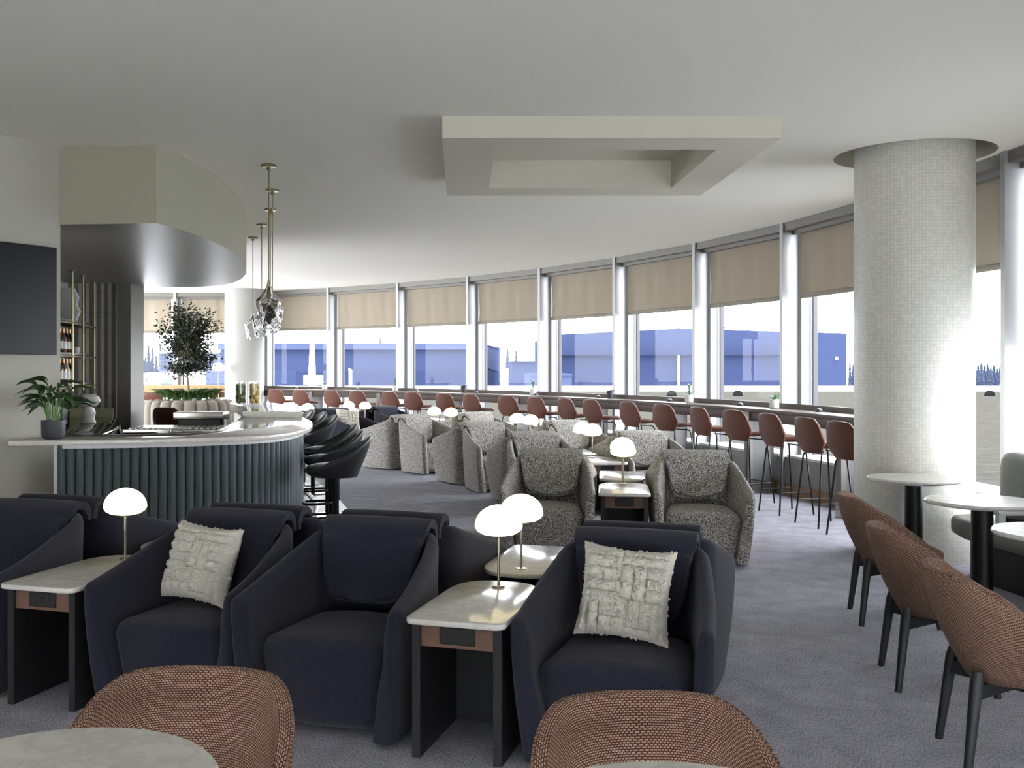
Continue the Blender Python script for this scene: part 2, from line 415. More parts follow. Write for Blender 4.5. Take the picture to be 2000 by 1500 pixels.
def bay(p,q,idx,blind=True,blind_label=None,sill=.50,zb=2.50,last=False):
    T,L=frame2(p,q)
    w=struct(empty('window_%d'%idx,(0,0,0)))
    def part(name,mt,boxes):
        b=MB(); b.T=T
        for bx in boxes: b.box(*bx)
        o=b.build(name,M[mt],w,smooth=False); return o
    part('header','aludark',[(0.03,L-.03,-.16,-.03,CEIL-.10,CEIL),(0.03,L-.03,-.26,-.13,CEIL-.15,CEIL-.005)])
    part('mullion','alu',[(-.032,.032,-.23,0,0.0,CEIL),(-.10,.10,GL-.03,-.23,0.0,CEIL)])
    part('frame','gasket',[(.10,.125,GL-.03,GL+.03,sill,CEIL-.1),(L-.125,L-.10,GL-.03,GL+.03,sill,CEIL-.1),(.1,L-.1,GL-.03,GL+.03,CEIL-.13,CEIL-.1)])
    part('sill','sillwhite',[(.10,L-.10,GL-.06,-.03,sill-.03,sill)])
    b=MB(); b.T=T; b.add([(.125,GL,sill),(L-.125,GL,sill),(L-.125,GL,CEIL-.13),(.125,GL,CEIL-.13)],[(0,1,2,3)]); b.build('pane',M['glass'],w,smooth=False)
    if blind:
        b=MB(); b.T=T; ph=random.random()*6
        amp=.010
        def fn(u,v):
            x=.13+(L-.26)*u; z=zb+(CEIL-.14-zb)*v
            e=sin(pi*min(v*1.0,1))*.5+.5
            y=BL+amp*e*(sin(u*23+ph+v*1.4)+.6*sin(u*41+ph*2-v*2.1)+.5*sin(u*9+ph*3+v*3))
            return (x,y,z)
        root=thing('roller_blind',blind_label,'blind',group='roller blinds of the window wall') if blind_label else w
        b.grid(60,8,fn,uvf=lambda u,v:(u*L,v*(CEIL-zb)))
        b.build('fabric',M['blind'],root,angle=80)
        b=MB(); b.T=T; b.rbox(.11,L-.11,BL-.016,BL+.016,zb-.052,zb+.004,.008,2); b.build('bottom_bar',M['blindbar'],root)
    return w
nm=['first','second','third','fourth','fifth','sixth','seventh','eighth','ninth']
for j,(p,q) in enumerate(bays):
    i=j-6-2                                 # mullion index of the near end
    if i>=1: lab='beige roller blind, %s window left of the large mosaic column'%nm[i-1+1] if i>=1 else None
    if i==-2: lab='beige roller blind in the window right of the large mosaic column'
    elif i==-1: lab='beige roller blind partly hidden behind the large mosaic column'
    elif i==0: lab='beige roller blind, first window left of the large mosaic column'
    elif i==6: lab='grey-beige roller blind beside the glass pendants, left end of the curved windows'
    if i<-2: lab=None
    bay(p,q,j+1,blind=True,blind_label=lab,zb=2.50 if i>=-2 else 1.8 if i==-3 else 1.2 if i==-4 else 1.0)  # unseen near bays: blinds added and pulled low to cut the daylight
bl_l=['pale roller blind behind the potted tree, between tree and far column','pale roller blind left of the potted tree, beside the grey pier','']
for j,(p,q) in enumerate(bays_left[:2]):
    bay(p,q,len(bays)+1+j,True,bl_l[j],zb=2.47)
# closing mullion at the arc's far end and infill to the left wall
b=MB(); T,_=frame2(K7,K7+Vector((cos(tang(7)),sin(tang(7))))); b.T=T; b.box(-.032,.032,-.23,0,0,CEIL); b.box(-.1,.25,-.43,-.23,0,CEIL)
struct(b.build('trim_3',M['alu']))
b=MB(); T,L=frame2(K7,LW[0]); b.T=T; b.box(0,L,-.45,-.25,0,CEIL); struct(b.build('wall_far',M['alu'],smooth=False))
# low wall under the sills, oak base strip
outer=[]
def strip(p,q,o0,o1): 
    T,L=frame2(p,q); return T,L
b=MB(); b2=MB()
for p,q in bays+bays_left:
    T,L=frame2(p,q); b.T=T; b.box(-.01,L+.01,GL-.06,-.04,0,.47); b2.T=T; b2.box(-.01,L+.01,-.041,-.02,0,.14)
struct(b.build('wall_right',M['lowwall'],smooth=False)); struct(b2.build('baseboard_right',M['basewood'],smooth=False))

# ------------------------------------------------------------------ floor and ceiling
edge=[arc(k*.5-2,-.45) for k in range(0,19)]
near=[pA-dA*S*6+Vector((.45,0)),pA+Vector((.45,0))]
WL0=Vector((-3.57,7.93)); WLd=Vector((.26,.44)).normalized()
room=[near[0]]+edge+[Vector((-5.15,YL+.45)),Vector((-12.5,YL+.45)),Vector((-12.5,-4.9))]
def poly_face(name,poly,z,holes,matl,down=False):
    bm=bmesh.new(); ed=[]
    for lp in [poly]+holes:
        vs=[bm.verts.new((p[0],p[1],z)) for p in lp]
        for i in range(len(vs)): ed.append(bm.edges.new((vs[i],vs[(i+1)%len(vs)])))
    bmesh.ops.triangle_fill(bm,use_beauty=True,use_dissolve=False,edges=ed)
    for f in bm.faces:
        if (f.normal.z>0)==down: f.normal_flip()
    me=bpy.data.meshes.new(name); bm.to_mesh(me); bm.free(); me.materials.append(matl)
    o=bpy.data.objects.new(name,me); C.objects.link(o); return o
def circle(cx,cy,r,n=64): return [(cx+r*cos(2*pi*i/n),cy+r*sin(2*pi*i/n)) for i in range(n)]
COL=(3.85,8.71,.475); RING=.64
# ceiling coffer footprint
bx0,bx1=-.133,2.30; by0=DH*F/(716-226.5); 
zc=zat(269.5,by0); by1=F*(zc-EYE)/(716-382)
ix0,ix1=.258,1.935; iy0=F*(zc-EYE)/(716-292); iy1=F*(zc-EYE)/(716-367.5)
struct(poly_face('floor',[(p.x,p.y) for p in room],0,[],M['carpet']))
ceil=poly_face('ceiling',[(p.x,p.y) for p in room],CEIL,[circle(COL[0],COL[1],RING),[(ix0,iy0),(ix1,iy0),(ix1,iy1),(ix0,iy1)]],M['ceiling'],down=True); struct(ceil)
b=MB(); b.lathe([(RING,CEIL),(RING,CEIL+.22),(.4,CEIL+.22)],(COL[0],COL[1],0),64); struct(b.build('trim_4',M['trim']))
# coffer
b=MB(); 
b.add([(bx0,by0,zc),(bx1,by0,zc),(bx1,by1,zc),(bx0,by1,zc),(ix0,iy0,zc),(ix1,iy0,zc),(ix1,iy1,zc),(ix0,iy1,zc)],[(0,4,5,1),(1,5,6,2),(2,6,7,3),(3,7,4,0)])
b.add([(bx0,by0,zc),(bx1,by0,zc),(bx1,by1,zc),(bx0,by1,zc),(bx0,by0,CEIL),(bx1,by0,CEIL),(bx1,by1,CEIL),(bx0,by1,CEIL)],[(0,1,5,4),(1,2,6,5),(2,3,7,6),(3,0,4,7)])
zt=CEIL+.10
b.add([(ix0,iy0,zc),(ix1,iy0,zc),(ix1,iy1,zc),(ix0,iy1,zc),(ix0,iy0,zt),(ix1,iy0,zt),(ix1,iy1,zt),(ix0,iy1,zt)],[(0,4,5,1),(1,5,6,2),(2,6,7,3),(3,7,4,0),(4,7,6,5)])
struct(b.build('trim_1',M['coffer'],smooth=False))
# roof slab above everything (keeps sky out of the ceiling holes)
b=MB(); b.prism([(p.x,p.y) for p in room],CEIL+.30,CEIL+.5); struct(b.build('ceiling_slab',M['ceiling'],smooth=False))

# walls
def wallseg(name,p,q,th_,z0,z1,mt):
    T,L=frame2(Vector(p),Vector(q)); b=MB(); b.T=T; b.box(0,L,0,th_,z0,z1); return struct(b.build(name,M[mt],smooth=False))
we=Vector((xat(118,8.41),8.41))
wallseg('wall_left',tuple(WL0+WLd*(-10.5)),tuple(we),.22,0,CEIL,'wall')
# wall behind the camera, with unseen windows added to brighten the room
wallseg('wall_back',(-4.5,-4.6),(-12,-4.6),-.2,0,CEIL,'wall')
for j in range(4):
    p=Vector((4.9-2.35*j,-4.6)); q=Vector((4.9-2.35*(j+1),-4.6)); p,q=q,p
    T,L=frame2(p,q); w_=struct(empty('window_%d'%(30+j)))
    b=MB(); b.T=T; b.box(-.05,.05,-.2,.05,0,CEIL); b.box(0,L,-.1,0,CEIL-.12,CEIL); b.box(0,L,-.1,0,0,.12); b.build('mullion',M['alu'],w_,smooth=False)
    b=MB(); b.T=T; b.box(.06,L-.06,-.03,-.02,1.15,CEIL-.12); b.build('added_light_blind',M['blindbar'],w_,smooth=False)  # added blind, stops the direct sky and lets low light in
    b=MB(); b.T=T; b.add([(.05,-.05,.12),(L-.05,-.05,.12),(L-.05,-.05,CEIL-.12),(.05,-.05,CEIL-.12)],[(0,1,2,3)]); b.build('pane',M['glass'],w_,smooth=False)
wallseg('wall_side',(-5.55,8.2),(-5.5,14.6),.15,0,CEIL,'wall')
# columns
b=MB(); b.lathe([(COL[2],0),(COL[2],CEIL+.2)],(COL[0],COL[1],0),96); o=b.build('mosaic_column',M['mosaic'])
tag(o,'large round column clad in small white mosaic tiles','column')
CO2=(-5.05,23.9,.45)
b=MB(); b.lathe([(CO2[2],0),(CO2[2],CEIL)],(CO2[0],CO2[1],0),64); o=b.build('plain_column',paint('column_paint',sl(146,145,141),.75))
tag(o,'smooth pale round column at the far end behind the glass vases','column')
# bar soffit
SZ=zat(436,8.31); 
so=[(-3.33,8.40),(-2.47,8.31),(-2.40,8.60),(-2.34,9.0),(-2.31,9.5),(-2.305,10.0),(-2.33,10.6),(-2.40,11.3),(-2.52,12.0),(-2.68,12.8),(-2.90,13.55),(-3.15,14.2),(-3.45,14.68),(-3.8,14.95),(-4.2,15.05),(-4.6,15.0),(-5.5,14.7),(-5.5,9.5),(-3.5,8.55)]
b=MB(); b.prism(so,SZ,CEIL); o=b.build('trim_2',[M['trim'],M['soffit']],angle=25); struct(o)
for p in o.data.polygons:
    if p.normal.z<-.9: p.material_index=1
# striped tile wall and pier
wallseg('wall_stripe',(-4.83,14.35),(-5.6,14.35),-.18,0,SZ+.01,'stripe')
b=MB(); b.box(xat(233,14.35),xat(233,14.35)+.19,14.25,14.85,0,SZ+.01); struct(b.build('wall_pier',M['aludark'],smooth=False))
# bar floor tiles
struct(poly_face('floor_tile',[(-5.5,8.0),(-1.6,8.0),(-.95,9.2),(-1.05,10.5),(-1.5,12.5),(-2.1,14.6),(-3.0,16.2),(-5.5,16.2)],.004,[],M['tilefloor']))

# ------------------------------------------------------------------ TV
tvT,_=frame2(WL0,WL0+WLd)
s1=(Vector((xat(101,8.337),8.337))-WL0).dot(WLd)
b=MB(); b.T=tvT; b.rbox(s1-1.55,s1,-.065,-.025,zat(693,8.3),zat(484,8.3),.006,2)
tv=thing('wall_television','large black flat television mounted on the left wall','television')
b.build('casing',M['blacksat'],tv)
b=MB(); b.T=tvT; b.box(s1-1.54,s1-.01,-.068,-.0655,zat(693,8.3)+.012,zat(484,8.3)-.012); b.build('screen',M['screen'],tv,smooth=False)
b=MB(); b.T=tvT; b.box(s1-1.0,s1-.5,-.03,.0,1.9,2.3); b.build('wall_bracket',M['blackmetal'],tv,smooth=False)

# ------------------------------------------------------------------ BAR
ZB=1.04
outerc=[(-3.42,7.74),(-2.9,7.80),(-2.38,7.92),(-1.84,8.16),(-1.58,8.38),(-1.44,8.68),(-1.38,9.18),(-1.395,9.6),(-1.44,9.95),(-1.52,10.45),(-1.63,10.9),(-1.75,11.35)]
outerc2=[(-1.75,11.35),(-1.88,11.9),(-2.04,12.5),(-2.24,13.2),(-2.48,13.9),(-2.8,14.6)]
innerc=[(-2.8,11.35),(-2.75,11.0)] 
inner1=[(-2.42,11.35),(-2.36,10.9),(-2.27,10.3),(-2.19,9.7),(-2.13,9.2),(-2.10,8.85),(-2.16,8.62),(-2.32,8.48),(-2.6,8.38),(-3.0,8.32),(-3.28,8.30)]
inner2=[(-2.42,11.35),(-2.55,12.0),(-2.72,12.7),(-2.92,13.4),(-3.2,14.2)]
def smoothpoly(P,n): return [catmull(P,i/n) for i in range(n+1)]
oc=smoothpoly(outerc,44); ic=smoothpoly(inner1,40)
bar=thing('bar_counter','curved bar with slate blue fluted front and speckled stone top','bar')
b=MB(); b.prism(oc+ic,ZB-.04,ZB,.006); b.build('countertop',M['barstone'],bar)
def offpoly(P,d):
    o=[]
    for i,p in enumerate(P):
        a=Vector(P[max(i-1,0)]);c=Vector(P[min(i+1,len(P)-1)]);t=(c-a).normalized(); o.append((p[0]-t.y*d,p[1]+t.x*d))
    return o
so1=offpoly(oc,.07); si1=offpoly(ic,.03)
b=MB(); b.prism(so1[3:]+si1[:-1],ZB-.07,ZB-.04); b.build('white_underboard',M['white'],bar)
# fluted body: follows inset path
fl_path=[(-3.2,8.12),(-2.8,8.17),(-2.4,8.25),(-2.05,8.40),(-1.78,8.60),(-1.60,8.9),(-1.53,9.25),(-1.54,9.7),(-1.60,10.2),(-1.70,10.7),(-1.83,11.2),(-1.98,11.8),(-2.16,12.4),(-2.36,13.0),(-2.6,13.7),(-2.95,14.45)]
dense=smoothpoly(fl_path,600); L=[0]
for i in range(1,len(dense)): L.append(L[-1]+math.dist(dense[i],dense[i-1]))
def along(s):
    import bisect
    k=min(max(bisect.bisect(L,s),1),len(L)-1); f=(s-L[k-1])/(L[k]-L[k-1]); a,c=dense[k-1],dense[k]
    return (a[0]+(c[0]-a[0])*f,a[1]+(c[1]-a[1])*f), atan2(c[1]-a[1],c[0]-a[0])
tot=L[-1]; pitch=.0705; nfl=int(tot/pitch)
prof=[]
for k in range(nfl):
    for j in range(9):
        a=pi*j/8; s=(k+.5)*pitch-cos(a)*pitch*.5; (x,y),h=along(min(max(s,0),tot)); r=sin(a)*.032
        prof.append((x+sin(h)*r,y-cos(h)*r))
back=offpoly(smoothpoly(fl_path,40),.10)[::-1]
b=MB(); b.prism(prof+back,0.0,ZB-.07); b.build('fluted_front',M['flute'],bar,angle=50)
# inner steel carcass
si=offpoly(smoothpoly([p for p in inner1],40),.06)
b=MB(); n_=len(si)
b.grid(40,1,lambda u,v:(si[int(round(u*40))][0],si[int(round(u*40))][1],.05+v*(ZB-.12))); b.build('inner_steel_panel',M['steel'],bar)
# raised service section
oc2=smoothpoly(outerc2,24); ic2=smoothpoly(inner2,24)[::-1]
rs=thing('service_counter','stone-topped raised section at the far end of the curved bar','counter')
b=MB(); b.prism(oc2+ic2,ZB-.06,ZB+.06,.005); b.build('countertop',M['barstone'],rs)
# chrome edge
b=MB(); b.tube([(x,y,ZB+.004) for x,y in offpoly(ic,-.0)],.008,8); b.build('chrome_edge',M['chrome'],bar)
# foot rail
fr_=offpoly(smoothpoly(fl_path,40),-.16)
b=MB(); b.tube([(x,y,.20) for x,y in fr_[14:]],.024,12)
b.tube([(fr_[14][0],fr_[14][1],.20),(fr_[14][0]-.02,fr_[14][1]-.09,.16),(fr_[14][0]-.03,fr_[14][1]-.13,.03)],.024,12)
for k in (15,22,30): b.tube([(fr_[k][0],fr_[k][1],.20),(smoothpoly(fl_path,40)[k][0],smoothpoly(fl_path,40)[k][1],.20)],.010,8)
b.build('foot_rail',M['steel'],bar)
# black drain mat on the far part of the top
b=MB(); x0,y0=at(470,813,ZB); 
b.prism([at(471,814,ZB),at(529,814,ZB),at(521,804,ZB),at(470,804,ZB)],ZB+.001,ZB+.02); tag(b.build('drip_mat',M['blacksat']),'flat black drip mat on the bar below the fruit vases','mat')
# steel bar station (between the arms of the bar)
st=thing('bar_station','stainless steel cocktail station behind the bar counter','bar equipment')
b=MB(); b.box(-3.35,-2.45,10.3,10.95,.10,.92); b.build('cabinet',M['steel'],st,smooth=False)
b=MB(); b.rbox(-3.38,-2.42,10.25,10.98,.92,.97,.008,2)
for k in range(16): b.box(-3.33+.058*k,-3.31+.058*k,10.27,10.75,.97,.985)
b.build('drainboard',M['chrome'],st)
b=MB(); b.rbox(-3.15,-2.60,11.2,11.5,1.02,1.10,.01,2); b.build('upper_shelf',M['steel'],st)
b=MB(); b.box(-3.1,-2.65,11.25,11.45,.1,1.02); b.build('lower_shelf',M['blacksat'],st,smooth=False)
b=MB(); b.lathe([(.035,0),(.04,.12),(.037,.12),(.032,.005),(.0001,.004)],(-2.42,8.62,ZB-.07),20); o=b.build('drinking_glass',M['vaseglass']); tag(o,'clear tumbler behind the near edge of the bar','glass')
# back counter
bc=thing('back_counter','dark glossy curved back bar counter along the tiled wall','counter')
bo=smoothpoly([(-3.62,8.75),(-3.62,9.6),(-3.68,10.3),(-3.85,11.3),(-4.1,12.3),(-4.42,13.26),(-4.83,14.3)],30)
b=MB(); b.prism(bo+[(-5.45,14.3),(-5.45,8.75)],.865,.90,.004); b.build('countertop',M['backcounter'],bc)
b=MB(); bi=offpoly(bo,.06); b.prism(bi+[(-5.45,14.3),(-5.45,8.8)],.06,.865); b.build('cabinet',M['blacksat'],bc)
b=MB(); b.tube([(x-.004,y,.892) for x,y in offpoly(bo,-.004)],.007,8); b.build('steel_edge',M['chrome'],bc)
# under-counter bottle rack
for k in range(9):
    (x,y)=bo[22+k//2] if False else catmull([(-4.05,12.1),(-4.36,13.05)],k/8)
    b=MB(); b.tube([(x+.02,y,.80),(x+.05,y-.02,.50)],[.038,.038],10); b.tube([(x+.02,y,.80),(x+.0,y+.01,.86)],[.012,.012],8); o=b.build('rack_bottle',M['steel'] if k%2 else M['bottleglass'],bc)
b=MB(); b.box(-5.44,-4.84,14.24,14.30,.90,zat(798,14.24)); struct(b.build('trim_5',M['backsplash'],smooth=False))

# bottle shelf unit
sh=thing('bar_shelf','brass-rod shelving with dark shelves hanging over the back bar','shelf')
rods=[(-4.69,12.37),(-4.82,13.07),(-5.00,13.97)]
rods=[(-4.62,11.3)]+rods
for (x,y) in rods:
    b=MB(); b.tube([(x,y,1.30),(x,y,SZ)],.012,10); b.disc((x,y),.04,SZ-.012,SZ); o=b.build('rod',M['brass'],sh)
shz=[2.14,1.735,1.36]
for z in shz:
    b=MB(); b.prism([(-4.66,10.9),(-4.72,12.37),(-4.85,13.07),(-5.04,14.0),(-5.44,14.1),(-5.44,10.9)],z+.01,z+.035); b.build('shelf_board',M['blacksat'],sh)
    b=MB(); b.tube([(-4.60,11.2,z-.012),(-4.69,12.37,z-.012),(-4.82,13.07,z-.012),(-5.01,14.04,z-.012)],.012,8)
    for (x,y) in rods: b.tube([(x+.02,y,z-.012),(x-.4,y,z-.012)],.009,8)
    b.build('shelf_rail',M['brass'],sh)
def bottle(kind):
    mt={'wine':'bottleglass','amber':'amber','clear':'clearb'}[kind]
    t=thing('liquor_bottle','','bottle')
    b=MB(); b.lathe([(.0001,0),(.036,0),(.039,.01),(.039,.17),(.034,.20),(.015,.235),(.013,.28),(.0001,.28)],(0,0,0),14); b.build('glass_body',M[mt],t)
    b=MB(); b.lathe([(.0395,.05),(.0395,.14)],(0,0,0),14); b.build('label',M['label'],t)
    b=MB(); b.lathe([(.0145,.24),(.0145,.30),(.0001,.30)],(0,0,0),10); b.build('foil_cap',M['foil'],t)
    return Proto(t)
bp={k:bottle(k) for k in ('wine','amber','clear')}
cnt=0
for z,nm_ in ((1.77,'middle'),(1.395,'lowest')):
    for row in range(2):
        for k in range(7):
            y=12.05+k*.155+row*.07; x=-4.86-.11*row-(y-12.37)*.13-.02
            kind=['amber','clear','wine','wine','amber','wine','wine'][(k+row*2+(0 if z>1.5 else 3))%7]
            c_={'amber':'amber','clear':'pale','wine':'dark'}[kind]
            bp[kind].put((x,y,z),0,'%s gold-capped bottle on the %s hanging shelf, %s row, %s from the near end'%(c_,nm_,['front','back'][row],nm[k]),'bottles on the %s bar shelf'%nm_)
b=MB(); 
for k in range(4): b.lathe([(.03,0),(.045,.05),(.042,.05),(.028,.006),(.0001,.005)],(0,0,.012*k),16)
o=b.build('bowl_stack',M['ceramic'],loc=(-5.05,13.45,1.77)); tag(o,'small stack of white bowls on the middle hanging shelf','bowls')
for k in range(3):
    b=MB(); b.rbox(-.02,.02,-.09,.09,0,.25-.02*k,.004,1); o=b.build('dark_book',M['book'],loc=(-4.93-.0*k,12.15+.11*k,2.176)); 
    o.rotation_euler=(0,.0+(.28 if k==2 else 0),pi/2*0+.1); tag(o,['dark book standing at the near end of the top hanging shelf','second dark book on the top hanging shelf','dark leaning book beside the pale sculpture on the top shelf'][k],'book')
b=MB(); b.prism([(-.14,0),(.12,0),(.17,.12),(.13,.20),(.15,.3),(.09,.42),(-.06,.42),(-.15,.2)],-.03,.03,.012)
o=b.build('pale_sculpture',M['ceramic'],loc=(-4.98,12.95,2.176)); o.rotation_euler=(pi/2,0,0); tag(o,'tall pale abstract sculpture on the top hanging shelf','sculpture')
# things on bars
x,y=at(104,857,ZB)
def leafblade(b,base,dirv,L,w,droop,seg=8,up=.9,z0=0,twist=0):
    d=Vector((dirv[0],dirv[1],0)).normalized(); side=Vector((-d.y,d.x,0)); bx=Vector(base)
    row=[]
    for i in range(seg+1):
        t=i/seg; hx=L*(t*(.45+.55*t)) if droop>0 else L*t*.5; z=L*up*(t-droop*t*t)
        ww=w*(sin(pi*min(1,.04+t*.96))**.8)*(1-.25*t)
        c=bx+d*hx+Vector((0,0,z)); row.append([tuple(c-side*ww+Vector((0,0,ww*.5))),tuple(c),tuple(c+side*ww+Vector((0,0,ww*.5)))])
    vs=[p for r in row for p in r]; fs=[]
    for i in range(seg):
        for j in range(2): a=i*3+j; fs.append((a,a+1,a+4,a+3))
    b.add(vs,fs)
lily=thing('potted_peace_lily','leafy peace lily in a charcoal pot at the left end of the bar','potted plant',(x,y,ZB))
b=MB(); b.lathe([(.0001,0),(.062,0),(.078,.012),(.088,.035),(.09,.145),(.084,.145),(.082,.125),(.0001,.125)],(0,0,0),40); b.build('pot',M['potgrey'],lily)
b=MB(); b.lathe([(.082,.128),(.0001,.132)],(0,0,0),24); b.build('soil',M['soil'],lily)
b=MB(); sb=MB(); rnd=random.Random(3)
for k in range(40):
    a=rnd.random()*2*pi; r0=.02+.03*rnd.random(); ext=.10+.24*rnd.random(); hh=.06+.22*rnd.random()*(1.2-ext*2)+.02
    dn_=cos(a)*.861-sin(a)*.509
    if dn_<0: ext*=1+.55*dn_
    bx=Vector((r0*cos(a),r0*sin(a),.13)); e=Vector((cos(a)*ext*.5,sin(a)*ext*.5,.13+hh+.06*rnd.random()))
    sb.tube([bx,(bx+e)/2+Vector((0,0,.02)),e],[.003,.0025,.002],5)
    leafblade(b,e,(cos(a),sin(a)),.14+.09*rnd.random(),.030+.020*rnd.random(),.7+.7*rnd.random(),8,.4+.6*rnd.random())
b.build('leaves',M['leaf'],lily,angle=80); sb.build('stems',M['stem'],lily)
b=MB(); b.tube([(0,0,.13),(.03,.0,.35)],.002,5); leafblade(b,(.03,0,.33),(1,.2),.10,.012,.1,6,1.0); b.tube([(0,0,.13),(-.06,.0,.30)],.002,5); leafblade(b,(-.06,0,.28),(-1,.2),.09,.018,.1,6,1.0); b.build('white_flower',M['flower'],lily,angle=80)
# ceramic vase sculpture
x,y=-4.62,12.7
t=thing('sculptural_vase','bulbous matt white sculptural vase on the dark back counter','vase',(x,y,.90))
b=MB(); b.lathe([(.0001,0),(.085,0),(.09,.01),(.075,.05),(.078,.09),(.088,.12),(.07,.17),(.066,.20),(.105,.225),(.14,.27),(.12,.33),(.07,.36),(.05,.355),(.045,.30)],(0,0,0),40,squash=lambda a,z:1+(.13*cos(3*a+.5) if z>.2 else .02*cos(2*a)))
b.build('vase_body',M['ceramic'],t)
t=thing('coffee_grinder','black coffee grinder with chrome detail beside the white vase','appliance',(-4.85,12.35,.90))
b=MB(); b.rbox(-.08,.08,-.09,.09,0,.22,.02,3); b.lathe([(.05,.22),(.08,.27),(.08,.30),(.0001,.31)],(0,0,0),24); b.build('body',M['blacksat'],t)
b=MB(); b.tube([(.05,-.10,.06),(.03,-.10,.2)],.006,6); b.build('lever',M['chrome'],t)
# fruit vases
fv=None
for k,(px,mt,lab) in enumerate(((470,'lime','tall clear glass cylinder of green limes on the bar, the left one'),(497,'lemon','tall clear glass cylinder of yellow lemons on the bar, the right one'))):
    Y=13.3; x=xat(px,Y)
    t=thing('fruit_vase',lab,'vase',(x,Y,ZB+.06))
    b=MB(); b.lathe([(.0001,.004),(.072,.004),(.078,.012),(.078,.31),(.074,.31),(.072,.02),(.0001,.018)],(0,0,0),32); b.build('glass_cylinder',M['vaseglass'],t)
    rnd=random.Random(k+5)
    for lay in range(5):
        for q in range(3):
            a=q*2*pi/3+lay*1.0; f=MB(); f.sphere((0,0,0),.031,.031,.034,14,9)
            o=f.build('lime' if k==0 else 'lemon',M[mt],loc=(x+.037*cos(a),Y+.037*sin(a),ZB+.06+.055+.048*lay)); tag(o,'%s inside the %s glass cylinder on the bar'%(['green lime','yellow lemon'][k],['left','right'][k]),'fruit','limes in the left vase' if k==0 else 'lemons in the right vase')

# ------------------------------------------------------------------ pendants
t=thing('glass_pendant','','pendant lamp')
b=MB(); b.disc((0,0),.068,CEIL-.022,CEIL,32); b.lathe([(.018,CEIL-.05),(.018,CEIL-.02)],(0,0,0),16); b.build('canopy',M['brass'],t)
ZP=1.98
b=MB(); b.tube([(0,0,ZP+.36),(0,0,CEIL-.02)],.006,8); b.build('rod',M['brass'],t)
b=MB(); b.lathe([(.0001,ZP+.40),(.012,ZP+.395),(.014,ZP+.34),(.010,ZP+.33),(.016,ZP+.32),(.018,ZP+.22),(.0001,ZP+.22)],(0,0,0),16); b.build('lamp_holder',M['brass'],t)
rp=random.Random(11)
def wob(a,z): return 1+(.05*sin(5*a+z*60)+.04*sin(3*a-z*95)) * (1 if z<ZP+.20 else .1)
outp=[(.013,ZP+.375),(.020,ZP+.34),(.045,ZP+.285),(.075,ZP+.245),(.112,ZP+.215),(.114,ZP+.19),(.108,ZP+.16),(.096,ZP+.125),(.100,ZP+.11),(.088,ZP+.085),(.091,ZP+.07),(.076,ZP+.045),(.080,ZP+.03),(.070,ZP+.0)]
inn=[(r-.006,z) for r,z in outp][::-1]
b=MB(); b.lathe(outp+inn,(0,0,0),48,squash=wob); b.build('glass_shade',M['crystal'],t,angle=60)
pp=Proto(t)
for k,(px,py,gx) in enumerate(((525,322,0),(532,370,0),(528,408,0),(511,438,0),(494,463,0))):
    Y=3600/(716-py); 
    pp.put((xat(px,Y),Y,[0,.0,-.0,.0,.0][k]),k*1.1,['nearest clear glass pendant on a brass rod above the bar end','second nearest clear glass pendant above the bar','middle clear glass pendant of the five above the bar','fourth clear glass pendant from the front, above the bar','farthest and leftmost clear glass pendant above the bar'][k],'glass pendants over the bar')

# ------------------------------------------------------------------ window ledge
def arcstrip(b,k0,k1,o0,o1,z0,z1,n=60):
    A=[arc(k0+(k1-k0)*i/n,o0) for i in range(n+1)]; B=[arc(k0+(k1-k0)*i/n,o1) for i in range(n+1)]
    b.prism([tuple(p) for p in A]+[tuple(p) for p in B[::-1]],z0,z1,.004)
k0,k1=-1.35,7.05; LZ=1.078
lg=thing('window_ledge','long curved dark wood bar ledge running along the windows','counter')
b=MB(); arcstrip(b,k0,k1,.015,.40,LZ-.045,LZ); b.build('ledge_top',M['ledge'],lg,angle=30)
b=MB(); arcstrip(b,k0,k1,.33,.36,LZ-.16,LZ-.045); b.build('apron',M['ledge'],lg,angle=30)
b=MB(); arcstrip(b,k0,k1,-.02,.012,LZ-.10,LZ+.065); b.build('upstand',M['ledge'],lg,angle=30)
kp=ray_arc(1642,.36); kk=kp; ks=[]
while kk<7.0: ks.append(kk); kk+=1.0
for kk in ks:
    c=arc(kk,0); T=Matrix.Translation((c.x,c.y,0))@Matrix.Rotation(tang(kk),4,'Z')
    b=MB(); b.T=T; b.box(-.05,.05,.03,.33,.16,LZ-.045); b.build('support_panel',M['panel'],lg,smooth=False)
    b=MB(); b.T=T; b.box(-.058,.058,.33,.385,.16,LZ-.045); b.build('support_edge',M['aludark'],lg,smooth=False)
    b=MB(); b.T=T; b.box(-.062,.062,.03,.39,0,.16); b.build('steel_kick',M['steel'],lg,smooth=False)
# power domes
b=MB(); b.lathe([(.045,0),(.042,.018),(.032,.034),(.016,.043),(.0001,.045)],(0,0,0),20)
dome=b.build('power_dome',M['gasket']); tag(dome,'','outlet')
for i,px in enumerate((1599,1446,1308,1169,1047,930,814,698,580)):
    kk=ray_arc(px,.12); p=arc(kk,.12)
    o=dome if i==0 else dome.copy()
    if i: C.objects.link(o)
    o.location=(p.x,p.y,LZ); o['label']='small round metal outlet dome on the window ledge, %s from the mosaic column'%nm[i]; o['category']='outlet'; o['group']='outlet domes along the window ledge'
